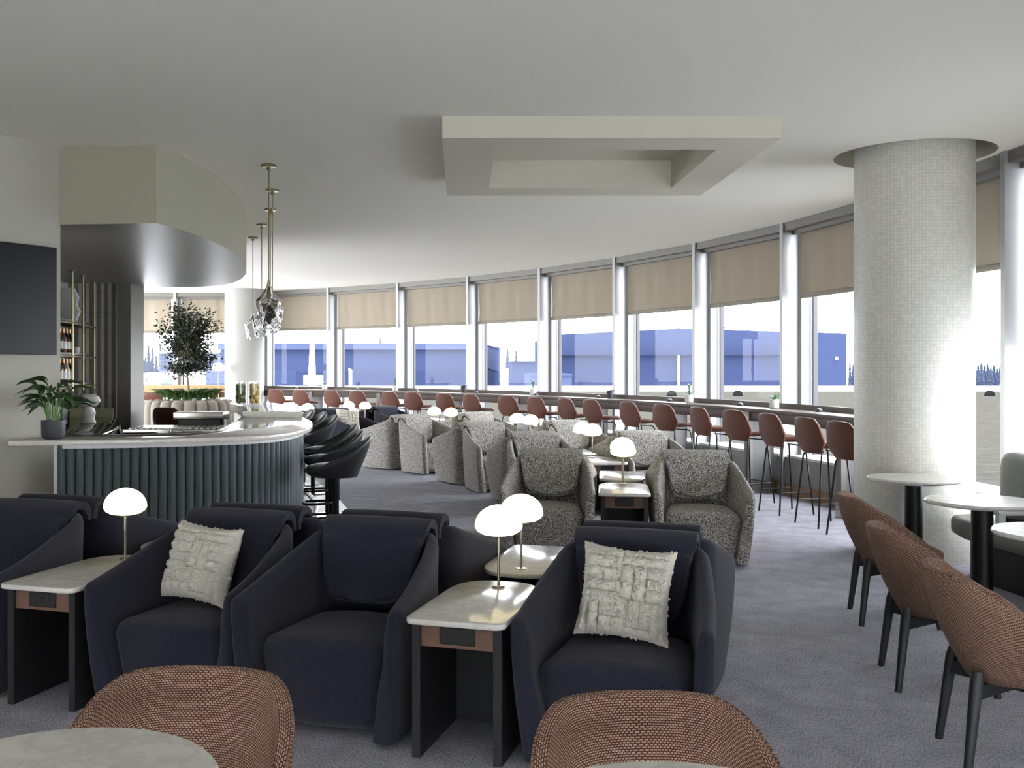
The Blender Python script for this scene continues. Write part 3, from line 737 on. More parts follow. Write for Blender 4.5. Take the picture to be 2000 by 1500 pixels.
# ledge plants
def succulent(px,kind,lab):
    kk=ray_arc(px,.14); p=arc(kk,.14)
    t=thing('ledge_plant',lab,'potted plant',(p.x,p.y,LZ),group='small potted succulents on the window ledge')
    dark=kind=='dark'
    b=MB(); b.lathe([(.0001,0),(.052,0),(.058,.006),(.06,.115),(.054,.115),(.052,.10),(.0001,.10)] if not dark else [(.0001,0),(.045,0),(.062,.12),(.056,.12),(.05,.10),(.0001,.10)],(0,0,0),28); b.build('pot',M['potdark' if dark else 'potwhite'],t)
    b=MB(); rn=random.Random(px)
    nL,up,ln=(16,.9,.10) if kind!='tall' else (34,1.0,.10)
    if kind=='tall':
        for k in range(nL):
            z=.10+.14*k/nL; a=k*2.4; leafblade(b,(0,0,z),(cos(a),sin(a)),.075,.009,.3,5,.8)
        b.tube([(0,0,.09),(0,0,.24)],.006,6)
    else:
        for k in range(nL if not dark else 26):
            a=k*2.4; leafblade(b,(.012*cos(a),.012*sin(a),.10),(cos(a),sin(a)),.05+.05*rn.random(),.012,.2,5,1.0 if not dark else .7)
    b.build('leaves',M['succ' if not dark else 'leafdark'],t,angle=80)
for px,kd,lab in ((1512,'low','low green succulent in a pale pot on the ledge, nearest the mosaic column'),(1346,'tall','tall spiky green succulent in a pale pot on the ledge, middle right'),(1191,'dark','dark pot with low succulent on the ledge, right of centre'),(1041,'tall','tall spiky succulent in a pale pot on the ledge above the grey chairs'),(905,'dark','dark pot with low succulent on the ledge, left of centre'),(772,'tall','tall green succulent in a pale pot between the left windows'),(634,'low','short dark succulent in a pale pot near the ledge\'s left end')):
    succulent(px,kd,lab)

# ------------------------------------------------------------------ terracotta bar stools
t=thing('leather_bar_stool','','bar stool')
ZS=.785
bw=[.115,.17,.205,.205,.185,.165,.15,.12,.07]; 
def wback(v): return catmull([(w,) for w in bw],v)[0]
b=MB()
def backf(u,v):
    s=u*2-1; vv=v; w=[.155,.195,.232,.256,.244,.230,.218,.200,.155]
    hw=catmull([(q,) for q in w],vv)[0]
    z=ZS-.05+.36*vv - (.012*s*s if vv>.8 else 0)
    y=.175+.075*vv+.0-.045*s*s*(1-.2*vv)
    return (hw*s,y,z)
b.grid(12,14,backf,flip=True)
o=b.build('backrest',M['leather'],t,angle=80)
for ob in (o,):
    md=ob.modifiers.new('thick','SOLIDIFY'); md.thickness=.036; md.offset=0; md2=ob.modifiers.new('bev','BEVEL'); md2.width=.012; md2.segments=3
b=MB()
def seatf(u,v):
    s=u*2-1; y=.19-.46*v
    hw=catmull([(q,) for q in [.13,.165,.195,.222,.215,.20,.175,.125]],v)[0]
    z=ZS+.012-.03*sin(pi*min(1,v*1.1))*(1-s*s)*.8-(.03*max(0,v-.75)/.25)+.012*abs(s)**3
    return (hw*s,y,z)
b.grid(12,14,seatf)
o=b.build('seat',M['leather'],t,angle=80); md=o.modifiers.new('thick','SOLIDIFY'); md.thickness=.042; md.offset=-1; md2=o.modifiers.new('bev','BEVEL'); md2.width=.014; md2.segments=3
for sx in (-1,1):
    for sy in (-1,1):
        b=MB(); b.tube([(sx*.11,sy*.09,ZS-.035),(sx*.15,sy*.125,ZS-.05),(sx*.165,sy*.14,ZS-.085),(sx*.215,sy*.205,0)],.0095,8); b.build('leg',M['blackmetal'],t)
def lp(z,s): f=(ZS-.085-z)/(ZS-.085); return (s*(.165+.05*f),(.14+.065*f))
b=MB(); z=.24; x_,y_=lp(z,1)
b.tube([(x_,y_,z),(x_,-y_,z)],.007,8); b.tube([(-x_,y_,z),(-x_,-y_,z)],.007,8); b.tube([(-x_,-y_,z),(x_,-y_,z)],.007,8); b.build('footrest',M['blackmetal'],t)
b=MB(); b.tube([(.15,.125,ZS-.045),(-.15,.125,ZS-.045)],.008,6); b.tube([(.15,-.125,ZS-.045),(-.15,-.125,ZS-.045)],.008,6); b.build('seat_frame',M['blackmetal'],t)
sp=Proto(t)
stool_px=[1634,1570,1498,1428,1362,1290,1224,1152,1102,1043,986,917,864,802,758,694,645,584,536]
words=['nearest the mosaic column','second','third','fourth','fifth','sixth','seventh','eighth','ninth','tenth','eleventh','twelfth','thirteenth','fourteenth','fifteenth','sixteenth','seventeenth','eighteenth','farthest']
for i,px in enumerate(stool_px):
    off=.98; kk=ray_arc(px,off); p=arc(kk,off-.22); jit=random.uniform(-.10,.10)
    rz=tang(kk)+jit+.10
    lab=('terracotta leather bar stool at the window ledge, '+(words[i] if i in (0,18) else words[i]+' from the mosaic column'))
    if i==18: lab='terracotta leather bar stool at the left end of the window ledge beside the far column'
    sp.put((p.x,p.y,0),rz,lab,'terracotta bar stools along the window ledge')

# ------------------------------------------------------------------ tub shells
def superx(c,e): return math.copysign(abs(c)**e,c)
def tub(b,a,bk,zb,zs,rim,thick,base=.55,nu=64,e=.85,flare=1.5,pleat=None,yshift=0.0):
    def ring(u):
        A=2*pi*u; c,s=superx(cos(A),e),superx(sin(A),e)
        zr=rim(A); pts=[]
        def P(rr,z,dy=0): return (a*c*rr,bk*s*rr+yshift*(z-zb)/(.4)*(1 if True else 0)*(max(0,s)*.0+1)*0+dy,z)
        pts+= [P(0.001,zb),P(base*.6,zb),P(base,zb+.006)]
        for k in range(1,9):
            f=k/8; z=zb+.006+(zr-.02-zb-.006)*f; rr=base+(1-base)*(1-(1-f)**flare); 
            lean=.05*(f**1.5)*max(0,sin(A)) 
            pts.append(P(rr,z,lean))
        le=.05*max(0,sin(A)); tr=thick/a
        pts.append(P(1-.12*tr,zr-.006,le)); pts.append(P(1-.5*tr,zr,le)); pts.append(P(1-.88*tr,zr-.006,le))
        for k in range(1,7):
            f=k/6; z=zr-.02+(zs-zr+.02)*f; ff=1-f
            rr=(base+(1-base)*(1-(1-max(.25,ff))**flare))-tr; rr=max(rr,.45)
            if pleat: rr-= pleat(A,ff)/a
            pts.append(P(rr,z,.05*ff**1.5*max(0,sin(A))))
        pts.append(P(.4,zs)); pts.append(P(.001,zs))
        return pts
    rings=[ring(i/nu) for i in range(nu)]
    n=len(rings[0])
    vs=[p for r in rings for p in r]; fs=[];uv=[]
    Ls=[]
    for r in rings:
        l=[0]
        for i in range(1,n): l.append(l[-1]+math.dist(r[i],r[i-1]))
        Ls.append(l)
    for i in range(nu):
        for j in range(n-1):
            i2=(i+1)%nu
            fs.append([i*n+j,i2*n+j,i2*n+j+1,i*n+j+1])
            cir=2*pi*a*.85
            uv.append([(i/nu*cir,Ls[i][j]-Ls[i][12]),((i+1)/nu*cir,Ls[i2][j]-Ls[i2][12]),((i+1)/nu*cir,Ls[i2][j+1]-Ls[i2][12]),(i/nu*cir,Ls[i][j+1]-Ls[i][12])])
    b.add(vs,fs,uv)
    return rings
def angdist(A): 
    d=abs(A-pi/2); return min(d,2*pi-d)
# charcoal swivel bar stools
t=thing('swivel_bar_stool','','bar stool')
def rimb(A):
    d=angdist(A)/pi; return .70+.285*(1-smooth01((d-.02)/.78))
b=MB(); tub(b,.275,.265,.625,.70,rimb,.035,base=.72,e=.8,flare=1.7); b.build('tub_seat_shell',M['blackvinyl'],t,angle=60)
b=MB(); b.sphere((0,-.05,.705),.205,.215,.045,28,10); b.build('seat_cushion',M['blackvinyl'],t)
b=MB(); b.tube([(0,0,.02),(0,0,.45)],.028,16); b.tube([(0,0,.42),(0,0,.63)],.036,16); b.build('pole',M['blackmetal'],t)
b=MB(); b.tube([(0.03,0.03,.29),(.10,-.02,.285),(.13,-.14,.28),(.10,-.25,.28),(0,-.28,.28),(-.10,-.25,.28),(-.13,-.14,.28),(-.10,-.02,.285),(-.03,.03,.29),(0,.045,.29)],.012,8,closed=True); b.build('footrest',M['blackmetal'],t)
b=MB(); b.disc((0,0),.225,0,.012,48,.004); b.build('base_disc',M['chrome'],t)
bs=Proto(t)
bst=[(-1.10,9.01,'charcoal tub bar stool at the bar, nearest the navy armchairs'),(-1.255,9.92,'charcoal tub bar stool at the bar, second from the front'),(-1.42,10.93,'charcoal tub bar stool at the bar, third from the front'),(-1.87,12.95,'charcoal tub bar stool at the bar, fourth, beyond the gap in the row'),(-2.13,13.85,'charcoal tub bar stool at the bar, fifth, behind the stone tip'),(-2.40,14.55,'charcoal tub bar stool at the bar, the farthest one')]
for i,(x,y,lab) in enumerate(bst):
    rz=[-1.50,-1.42,-1.38,-1.25,-1.2,-1.15][i]
    bs.put((x,y,0.005),rz,lab,'charcoal stools along the bar')

# rust tweed dining chairs
t=thing('tweed_dining_chair','','chair')
def rimd(A):
    d=angdist(A)
    return .445+.340*(1-smooth01((d-.55)/2.2))
def pl(A,ff):
    d=A-pi/2
    if abs(d)>1.0 or ff>.92: return 0
    w=(1-(abs(d)/1.0)**2)*sin(pi*min(1,ff/.92))
    return .013*w*(abs(sin(d*8.5+.25*sin(ff*5))))**.8
b=MB(); rr=tub(b,.30,.285,.345,.44,rimd,.045,base=.60,nu=144,e=.82,flare=2.1,pleat=pl); b.build('tub_seat_shell',M['tweed'],t,angle=70)
b=MB(); pth=[]
for i in range(0,144,1): pth.append(Vector(rr[i][11])+Vector((0,0,.001)))
b.tube(pth,.0035,6,closed=True); b.build('piping',M['tweed'],t)
b=MB(); b.sphere((0,-.035,.452),.215,.22,.035,28,10); b.build('seat_cushion',M['tweed'],t)
for sx in (-1,1):
    for sy in (-1,1):
        b=MB(); b.tube([(sx*.185,sy*.175,.41),(sx*.19,sy*.182,.37),(sx*.228,sy*.225,0)],[.020,.025,.0165],14); b.build('leg',M['blackwood'],t)
b=MB(); 
R1=Matrix.Rotation(pi/4,4,'Z'); 
b.box(-.26,.26,-.014,.014,.30,.352,R1); b.box(-.014,.014,-.26,.26,.30,.352,R1); b.build('cross_frame',M['blackwood'],t)
dc=Proto(t)
face=atan2(-.215,.976)     # facing direction of the right-hand chairs
rzR=face+pi/2
for (x,y,lab) in ((2.74,6.49,'rust tweed tub chair in the right row, farthest, in front of the mosaic column'),(2.42,5.21,'rust tweed tub chair in the right row, the middle one'),(2.23,4.14,'rust tweed tub chair in the right row, nearest, cut by the photo edge')):
    dc.put((x,y,0),rzR,lab,'rust tweed chairs at the round tables')
dc.put((-.715,2.47,0),-.10,'rust tweed tub chair at bottom left, pushed to the big round table','rust tweed chairs at the round tables')
dc.put((.455,2.26,0),.06,'rust tweed tub chair at bottom centre right with pleated back','rust tweed chairs at the round tables')

# round cafe tables
t=thing('round_cafe_table','','table')
b=MB(); b.disc((0,0),.345,.715,.74,72,.008); b.build('table_top',M['marble'],t)
b=MB(); b.disc((0,0),.25,.700,.715,40,.003); b.build('under_plate',M['white'],t)
b=MB(); b.tube([(0,0,.01),(0,0,.70)],.066,28); b.build('pedestal',M['blackmetal'],t)
b=MB(); b.disc((0,0),.26,0,.014,48,.005); b.build('base_disc',M['blackmetal'],t)
ct=Proto(t)
for (x,y,lab) in ((3.515,7.95,'round white table with black pedestal against the mosaic column'),(3.36,6.60,'round white table with black pedestal, second from the mosaic column'),(3.15,5.34,'round white table cut off by the right edge of the photo'),(-.85,2.105,'round white table in the bottom left corner, closest to the viewer'),(.42,1.895,'round white table top just visible at the bottom edge, right of centre')):
    ct.put((x,y,0),0,lab,'round white cafe tables')

# ------------------------------------------------------------------ armchairs
TOP=[(.398,-.385),(.391,-.2),(.374,0),(.350,.19),(.328,.30),(.272,.372),(.15,.394),(0,.398)]
BOT=[(.345,-.345),(.348,-.2),(.338,0),(.320,.19),(.295,.285),(.235,.34),(.12,.352),(0,.354)]
HT=[.600,.640,.695,.750,.785,.796,.798,.798]
def armchair(fabric_key,name):
    t=thing(name,'','armchair')
    NU=44
    def pathpt(P,u):       # u in 0..1 over the whole shell, left front -> back -> right front
        s=u*2
        if s<=1: x,y=catmull(P,s); return (-x,y)
        x,y=catmull(P,2-s); return (x,y)
    def ht(u): s=u*2; s=s if s<=1 else 2-s; return catmull([(h,) for h in HT],s)[0]
    def section(u,shr=0.0,fwd=0.0):
        zt=ht(u); e=1e-3; u0,u1=max(u-e,0),min(u+e,1)
        a=Vector(pathpt(TOP,u0)); c=Vector(pathpt(TOP,u1)); tt=(c-a).normalized(); nrm=Vector((tt.y,-tt.x))   # inward
        if nrm.dot(-Vector(pathpt(TOP,u))+Vector((0,-.05)))<0: nrm=-nrm
        def xy(z):
            f=1-(1-min(z/zt,1))**1.9
            p=Vector(pathpt(BOT,u)).lerp(Vector(pathpt(TOP,u)),f); return p
        out=[];T=.062
        for z in (.022,.10,.22,.36,.48,zt-.045): out.append((xy(z),z,0))
        out.append((xy(zt),zt-.018,.006)); out.append((xy(zt),zt-.003,.02)); out.append((xy(zt),zt,.031)); out.append((xy(zt),zt-.003,.042)); out.append((xy(zt),zt-.018,.056))
        for z in (zt-.045,.48,.36,.22,.10,.022): out.append((xy(z),z,T+(.03 if z<.3 else .012 if z<.5 else 0)))
        r=[]
        for p,z,d in out:
            d2=d+(T/2-d)*shr; q=p+nrm*d2; zz=z-shr*.02*(1 if z>.4 else 0)
            r.append((q.x,q.y-fwd,zz))
        return r
    rings=[section(0,.75,.022),section(0,.35,.014),section(0,.1,.004)]+[section(i/NU) for i in range(NU+1)]+[section(1,.1,.004),section(1,.35,.014),section(1,.75,.022)]
    b=MB(); b.loops(rings); b.build('shell',M[fabric_key],t,angle=60)
    def sf(x,y,z):
        k=1-.16*(1-min(max(z/.42,0),1))**1.3; kx=k*(.86+.14*min(1,max(0,(.2-y)/.5)))
        yy=y+(.055*(1-z/.42) if y<-.1 else 0)
        crown=.028*(1-(x/.32)**2) if z>.33 else 0
        front=-.055*(1-(x/.32)**2) if y<-.1 else 0
        return (x*kx,yy+front,z+crown)
    b=MB(); b.rbox(-.318,.318,-.315,.24,.03,.408,.075,6,fn=sf,cuts=3); b.build('seat',M[fabric_key],t,angle=70)
    PR=[(.212,.474),(.238,.53),(.262,.62),(.286,.71),(.303,.775),(.322,.806),(.358,.822),(.394,.812),(.413,.785),(.417,.745)]
    def pf(u,v):
        s=u*2-1; y,z=catmull(PR,v)
        w0=.228+.045*smooth01((v-.1)/.5)
        if v<.24: w=w0*(.50+.50*sqrt(max(0,1-(1-v/.24)**2)))
        else: w=w0
        dip=.0
        if v<.2: z+=.012*abs(s)**4*(1-v/.2)
        return (w*s,y-.016*(1-s*s)*(1 if v<.55 else 0)+.03*abs(s)**3*(-1 if v<.4 else 0),z+.004*(1-s*s))
    b=MB(); b.grid(16,26,pf); o=b.build('back_pad',M[fabric_key],t,angle=80)
    md=o.modifiers.new('thick','SOLIDIFY'); md.thickness=.036; md.offset=1; md2=o.modifiers.new('bev','BEVEL'); md2.width=.013; md2.segments=3
    b=MB(); ed=[Vector(pf(0,v/40)) for v in range(36,-1,-1)]+[Vector(pf(u/12,0)) for u in range(1,12)]+[Vector(pf(1,v/40)) for v in range(0,37)]
    b.tube([p+Vector((0,-.020 if i_>6 and i_<len(ed)-6 else -.008,.0)) for i_,p in enumerate(ed)],.0045,6); b.build('seam_piping',M[fabric_key],t)
    return Proto(t)
navy=armchair('navy','navy_armchair'); grey=armchair('grey','grey_armchair')
# side tables with lamp
t=thing('side_table','','side table')
def dshape(w,l):
    pts=[]
    r=.045
    for k in range(7): a=pi+pi/2*k/6; pts.append((-w/2+r+r*cos(a),-l/2+r+r*sin(a)))
    for k in range(7): a=1.5*pi+pi/2*k/6; pts.append((w/2-r+r*cos(a),-l/2+r+r*sin(a)))
    for k in range(21):
        a=pi*k/20; c,s=cos(a),sin(a); pts.append((w/2*math.copysign(abs(c)**.75,c),l/2-.26+.26*s**.8 if s>0 else l/2-.26))
    return pts
b=MB(); b.prism(dshape(.42,.82),.555,.58,.006); b.build('table_top',M['marble'],t,angle=50)
b=MB(); b.box(-.19,-.155,-.36,.16,0,.555); b.build('side_panel',M['blackwood'],t,smooth=False)
b=MB(); b.box(.155,.19,-.36,.16,0,.555); b.build('side_panel',M['blackwood'],t,smooth=False)
b=MB(); b.box(-.155,.155,.13,.16,0,.555); b.build('back_panel',M['blackwood'],t,smooth=False)
b=MB(); b.box(-.155,.155,-.345,-.32,.455,.555); ap=b.build('wood_apron',M['apron'],t,smooth=False)
b=MB(); b.rbox(-.075,.075,-.352,-.344,.47,.54,.003,1); 
for k in range(3): b.box(-.05+.035*k,-.03+.035*k,-.3535,-.352,.49,.52)
b.build('outlet_plate',M['blacksat'],ap)
stb=Proto(t)
t=thing('dome_table_lamp','','table lamp')
b=MB(); b.disc((0,0),.03,0,.005,28,.002); b.build('base',M['nickel'],t)
b=MB(); b.tube([(0,0,.004),(0,0,.24)],.0062,10); b.tube([(0,0,.155),(0,0,.245)],.0085,12); b.lathe([(.0001,.225),(.03,.232),(.038,.24),(.0001,.243)],(0,0,0),24); b.build('stem',M['nickel'],t)
dp=[(.0001,.238)]+[(.045,.238),(.078,.245),(.100,.258),(.110,.274)]+[(.111*cos(a),.280+.098*sin(a)) for a in [radians(x) for x in (0,10,20,30,40,50,60,70,80)]]+[(.0001,.378)]
b=MB(); b.lathe(dp,(0,0,0),40); b.build('opal_dome_shade',M['opal'],t)
lampP=Proto(t)
ZT=.58
def group(O,phi,chairs,tables):
    a=Vector((sin(phi),cos(phi))); w=Vector((cos(phi),-sin(phi)))
    O=Vector(O)
    for (pr,lx,row,lab,grp,tw) in chairs:
        s=-1 if row=='f' else 1
        p=O+w*lx+a*(s*.46)
        pr.put((p.x,p.y,0),-phi+(0 if row=='f' else pi)+tw,lab,grp)
    for (lx,row,lab,llab) in tables:
        s=-1 if row=='f' else 1
        p=O+w*lx+a*(s*.50)
        stb.put((p.x,p.y,0),-phi+(0 if row=='f' else pi),lab,'marble-topped side tables between armchairs')
        if llab:
            q=O+w*lx+a*(s*.215); lampP.put((q.x,q.y,ZT),0,llab,'glowing dome lamps on the side tables')
NG='navy armchairs in back-to-back rows'; GG='grey boucle armchairs in back-to-back rows'
group((.24,4.96),radians(17.5),[
  (navy,.62,'f','navy armchair with white cushion, right end of the front row',NG,0),
  (navy,-.64,'f','navy armchair in the centre front without a cushion, left of the near lamp table',NG,0),
  (navy,.62,'r','navy armchair facing away, behind the right front navy armchair',NG,0),
  (navy,-.64,'r','navy armchair facing away, behind the centre front navy armchair',NG,0)],
 [(0,'f','marble-topped side table with outlet between the two right front navy armchairs','glowing dome lamp on the near side table, lower of the central pair'),
  (0,'r','marble-topped side table behind the near lamp table, back to back with it','glowing dome lamp behind and right of the nearest lamp')])
group((-1.71,5.62),radians(17.5),[
  (navy,.625,'f','navy armchair with white cushion, second from the left in the front row',NG,0),
  (navy,-.64,'f','navy armchair cut off by the left edge of the photo, front row',NG,0),
  (navy,.625,'r','navy armchair facing away, behind the left cushioned navy armchair',NG,0),
  (navy,-.64,'r','navy armchair facing away against the fluted bar, far left',NG,0)],
 [(0,'f','marble-topped side table at the far left of the front row','glowing dome lamp in front of the fluted bar, far left'),
  (0,'r','marble-topped side table mostly hidden behind the left cushioned armchair',None)])
group((1.44,9.11),radians(8),[
  (grey,-.63,'f','grey boucle armchair behind the near central lamps, left of the grey lamp table',GG,0),
  (grey,.63,'f','grey boucle armchair standing free beside the aisle, nearest on the right',GG,0),
  (grey,-.63,'r','grey boucle armchair facing away behind the left near grey armchair',GG,0),
  (grey,.63,'r','grey boucle armchair facing away behind the right near grey armchair',GG,0)],
 [(0,'f','marble-topped side table between the two nearest grey armchairs','glowing dome lamp between the two nearest grey armchairs'),
  (0,'r','marble-topped side table directly behind the nearest grey lamp table','glowing dome lamp hidden right behind the lamp of the nearest grey armchairs')])
group((1.45,11.75),radians(-8),[
  (grey,-.63,'f','grey boucle armchair of the second grey cluster, left of its lamps',GG,0),
  (grey,.63,'f','grey boucle armchair of the second grey cluster, right of its lamps',GG,0),
  (grey,-.63,'r','grey boucle armchair facing away in the second grey cluster, left side',GG,0),
  (grey,.63,'r','grey boucle armchair facing away in the second grey cluster, right side',GG,0)],
 [(0,'f','marble-topped side table in front of the overlapping lamp pair, second grey cluster','front right dome lamp of the overlapping pair in the second grey cluster'),
  (0,'r','marble-topped side table behind the overlapping lamp pair, second grey cluster','rear left dome lamp of the overlapping pair in the second grey cluster')])
group((.86,13.95),radians(-21),[
  (grey,-.63,'f','grey boucle armchair of the third grey cluster, left of its lamps beside the aisle',GG,0),
  (grey,.63,'f','grey boucle armchair of the third grey cluster, right of its lamps',GG,0),
  (grey,-.63,'r','grey boucle armchair facing the bar side, back of the third grey cluster, left',GG,0),
  (grey,.63,'r','grey boucle armchair facing the windows, back of the third grey cluster, right',GG,0)],
 [(0,'f','marble-topped side table in the third grey cluster, front one','front right dome lamp of the third grey cluster'),
  (0,'r','marble-topped side table in the third grey cluster, rear one','rear left dome lamp of the third grey cluster')])
group((-.29,16.25),radians(-39),[
  (grey,-.63,'f','grey boucle armchair farthest left, its seat turned to the aisle',GG,0),
  (grey,.63,'f','grey boucle armchair of the farthest grey cluster, right of its lamps',GG,0),
  (grey,-.63,'r','grey boucle armchair turned to the bar, leftmost side panel of the grey seats',GG,0),
  (grey,.63,'r','grey boucle armchair facing the windows in the farthest grey cluster',GG,0)],
 [(0,'f','marble-topped side table in the farthest grey cluster, front one','front right dome lamp of the farthest grey cluster'),
  (0,'r','marble-topped side table in the farthest grey cluster, rear one','rear left dome lamp of the farthest grey cluster')])
group((-1.92,18.9),radians(-50),[
  (navy,-.63,'f','far navy armchair with cream cushion beyond the charcoal stools',NG,0),
  (navy,.63,'f','far navy armchair right of the distant lamp pair',NG,0),
  (navy,-.63,'r','far navy armchair facing away behind the cream-cushioned one',NG,0),
  (navy,.63,'r','far navy armchair facing the windows behind the distant lamps',NG,0)],
 [(0,'f','marble-topped side table in the far navy cluster, front one','right dome lamp of the distant navy cluster pair'),
  (0,'r','marble-topped side table in the far navy cluster, rear one','left dome lamp of the distant navy cluster pair')])
# cluster beyond the bar end: two lamps on a table
Y=18.0
t=thing('low_lamp_table','pale low table with two dome lamps beyond the bar end','table',(xat(586,Y),Y,0))
b=MB(); b.rbox(-.26,.26,-.22,.22,.55,.58,.01,2); b.build('table_top',M['marble'],t)
b=MB(); b.box(-.2,.2,-.16,.16,0,.55); b.build('plinth',M['blackwood'],t,smooth=False)
for px,lab in ((572,'dome lamp beyond the bar end, left of the pair above the white bar top'),(601,'dome lamp beyond the bar end, right of the pair above the white bar top')):
    lampP.put((xat(px,Y),Y,ZT),0,lab,'glowing dome lamps on the side tables')

# ------------------------------------------------------------------ cushions
def cushion_mesh(seed,w=.44,t_=.075):
    b=MB(); rn=random.Random(seed); n=96
    import mathutils
    blocks=[]
    ys=0.0
    # irregular patchwork of tufted bars: (x0,x1,y0,y1,dir)
    blocks=[(0,.45,.60,1,0),(.45,1,.78,1,0),(.45,.72,.42,.78,1),(.72,1,.42,.78,0),(0,.55,.36,.60,0),(.55,.8,.12,.42,1),(.8,1,0,.42,1),(0,.25,0,.36,1),(.25,.55,.22,.36,0),(.25,.8,0,.22,1)]
    def hgt(x,y):
        for (x0,x1,y0,y1,d) in blocks:
            if x0<=x<=x1 and y0<=y<=y1:
                q=(y-y0)/(y1-y0) if d==0 else (x-x0)/(x1-x0); nb=max(1,round((y1-y0)/.13)) if d==0 else max(1,round((x1-x0)/.13))
                s=abs(sin(pi*q*nb))**.5
                e=(x-x0)/(x1-x0) if d==0 else (y-y0)/(y1-y0)
                s*=min(1,min(e,1-e)*14+.15)
                return s
        return .5
    def fn(side):
        def g(u,v):
            x=u*2-1;y=v*2-1
            px=x*(1-.10*(1-y*y)*(abs(x)**3)); py=y*(1-.10*(1-x*x)*(abs(y)**3))
            th_=t_*((1-x**4)*(1-y**4))**.55
            nz=mathutils.noise.noise(Vector((u*38,v*38,seed+side*9)))
            nz2=mathutils.noise.noise(Vector((u*90,v*90,seed)))
            h=(hgt(u,v)*.030+nz*.010+nz2*.012)*min(1,8*min(u,v,1-u,1-v)+.15) if side>0 else 0
            edge=1+.02*nz*(1 if max(abs(x),abs(y))>.97 else 0)
            return (px*w/2*edge,-side*(th_+h),py*w/2*edge)
        return g
    b.grid(n,n,fn(1)); b.grid(20,20,fn(-1),flip=True)
    # shaggy fringe tufts along the edges
    for k in range(520):
        e=rn.random(); sd=k%4; q=(e*2-1)*.93; r_=.955-.10*(1-q*q)
        px,pz=[(r_,q),(-r_,q),(q,r_),(q,-r_)][sd]; o=Vector((px*w/2,0,pz*w/2)); d=Vector((px,0,pz)).normalized()
        L_=rn.uniform(.004,.012)*(1 if sin(e*19+sd)>-.2 else .4); dd=d*L_+Vector((rn.uniform(-.006,.006),rn.uniform(-.012,.008),rn.uniform(-.006,.006)))
        s=Vector((d.z,0,-d.x))*.006
        b.add([tuple(o-s+Vector((0,-.012,0))),tuple(o+s+Vector((0,-.012,0))),tuple(o+dd+s*.5),tuple(o+dd-s*.5),tuple(o-s+Vector((0,.01,0))),tuple(o+s+Vector((0,.01,0)))],[(0,1,2,3),(5,4,3,2)])
    return b
def cushion(O,phi,lx,seed,lab,yaw=0,roll=0,w=.44,dx=0,base=None):
    a=Vector((sin(phi),cos(phi))); wv=Vector((cos(phi),-sin(phi))); p=Vector(O)+wv*(lx+dx)+a*(-.46+.03)
    o=cushion_mesh(seed,w).build('tufted_cushion',M['cush'],angle=75)
    o.rotation_euler=Matrix.Rotation(-phi+yaw,4,'Z').__matmul__(Matrix.Rotation(radians(-19),4,'X')).__matmul__(Matrix.Rotation(roll,4,'Y')).to_euler()
    o.location=(p.x,p.y,.635)
    tag(o,lab,'cushion','tufted cream cushions on navy armchairs')
cushion((.24,4.96),radians(17.5),.62,1,'shaggy cream tufted cushion on the right front navy armchair',radians(4),radians(5),w=.40)
cushion((-1.71,5.62),radians(17.5),.60,2,'shaggy cream tufted cushion on the left front navy armchair',radians(-6),radians(4),w=.385)
cushion((-1.92,18.9),radians(-50),-.63,3,'small-looking cream cushion on the far navy armchair past the stools',radians(-20),radians(3))

# ------------------------------------------------------------------ banquette on the right
def channel_back(b,P,z0,z1,pitch,th_):
    # upholstered channels following plan path P (room side to the left of travel)
    dn=smoothpoly(P,200); LL=[0]
    for i in range(1,len(dn)): LL.append(LL[-1]+math.dist(dn[i],dn[i-1]))
    tot=LL[-1]; n=max(1,int(round(tot/pitch))); pw=tot/n
    def pos(s):
        import bisect
        k=min(max(bisect.bisect(LL,s),1),len(LL)-1); f=(s-LL[k-1])/(LL[k]-LL[k-1]); a,c=dn[k-1],dn[k]
        return Vector((a[0]+(c[0]-a[0])*f,a[1]+(c[1]-a[1])*f)),Vector((c[0]-a[0],c[1]-a[1])).normalized()
    for k in range(n):
        rings=[]
        for j in range(9):
            q=j/8; s=(k+q)*pw; bul=sin(pi*q)**.5 if 0<q<1 else 0
            p,tv=pos(min(max(s,1e-4),tot-1e-4)); nv=Vector((-tv.y,tv.x)); t2=th_*(.55+.45*bul); zt=z1-.035*(1-bul)
            sec=[(-.02,z0),(t2*.9,z0),(t2,z0+.05),(t2,zt-.14),(t2*.92,zt-.06),(t2*.68,zt-.012),(t2*.4,zt),(t2*.1,zt-.015),(-.02,zt-.06)]
            rings.append([(p.x+nv.x*d,p.y+nv.y*d,z) for d,z in sec])
        b.loops(rings)
bq=thing('window_banquette','grey-green channel-tufted banquette under the right-hand window','banquette')
b=MB(); channel_back(b,[(4.62,3.6),(4.56,5.2),(4.46,6.6),(4.38,7.4),(4.27,7.93)],.42,.955,.30,.17); b.build('channel_back',M['banquette'],bq,angle=60)
b=MB(); b.prism([(4.62,3.6),(4.36,7.6),(4.24,7.94),(3.98,8.04),(3.82,7.98),(3.76,7.7),(3.88,6.2),(3.97,3.6)],.30,.45,.04); b.build('seat_cushion',M['vinyl'],bq,angle=50)
b=MB(); b.prism([(4.62,3.6),(4.36,7.6),(4.2,7.88),(3.93,7.9),(3.86,7.7),(3.97,6.2),(4.06,3.6)],0,.30); b.build('plinth',M['blackwood'],bq)
t=thing('white_side_console','slim white console with a square leg set in the banquette','table')
xx,yy=at(1956,1138,0)
b=MB(); b.rbox(xx-.04,xx+.62,yy-.04,yy+.5,.50,.53,.006,2); b.build('console_top',M['white'],t)
b=MB(); b.box(xx-.035,xx+.015,yy-.03,yy+.02,0,.50); b.build('leg',M['white'],t,smooth=False)

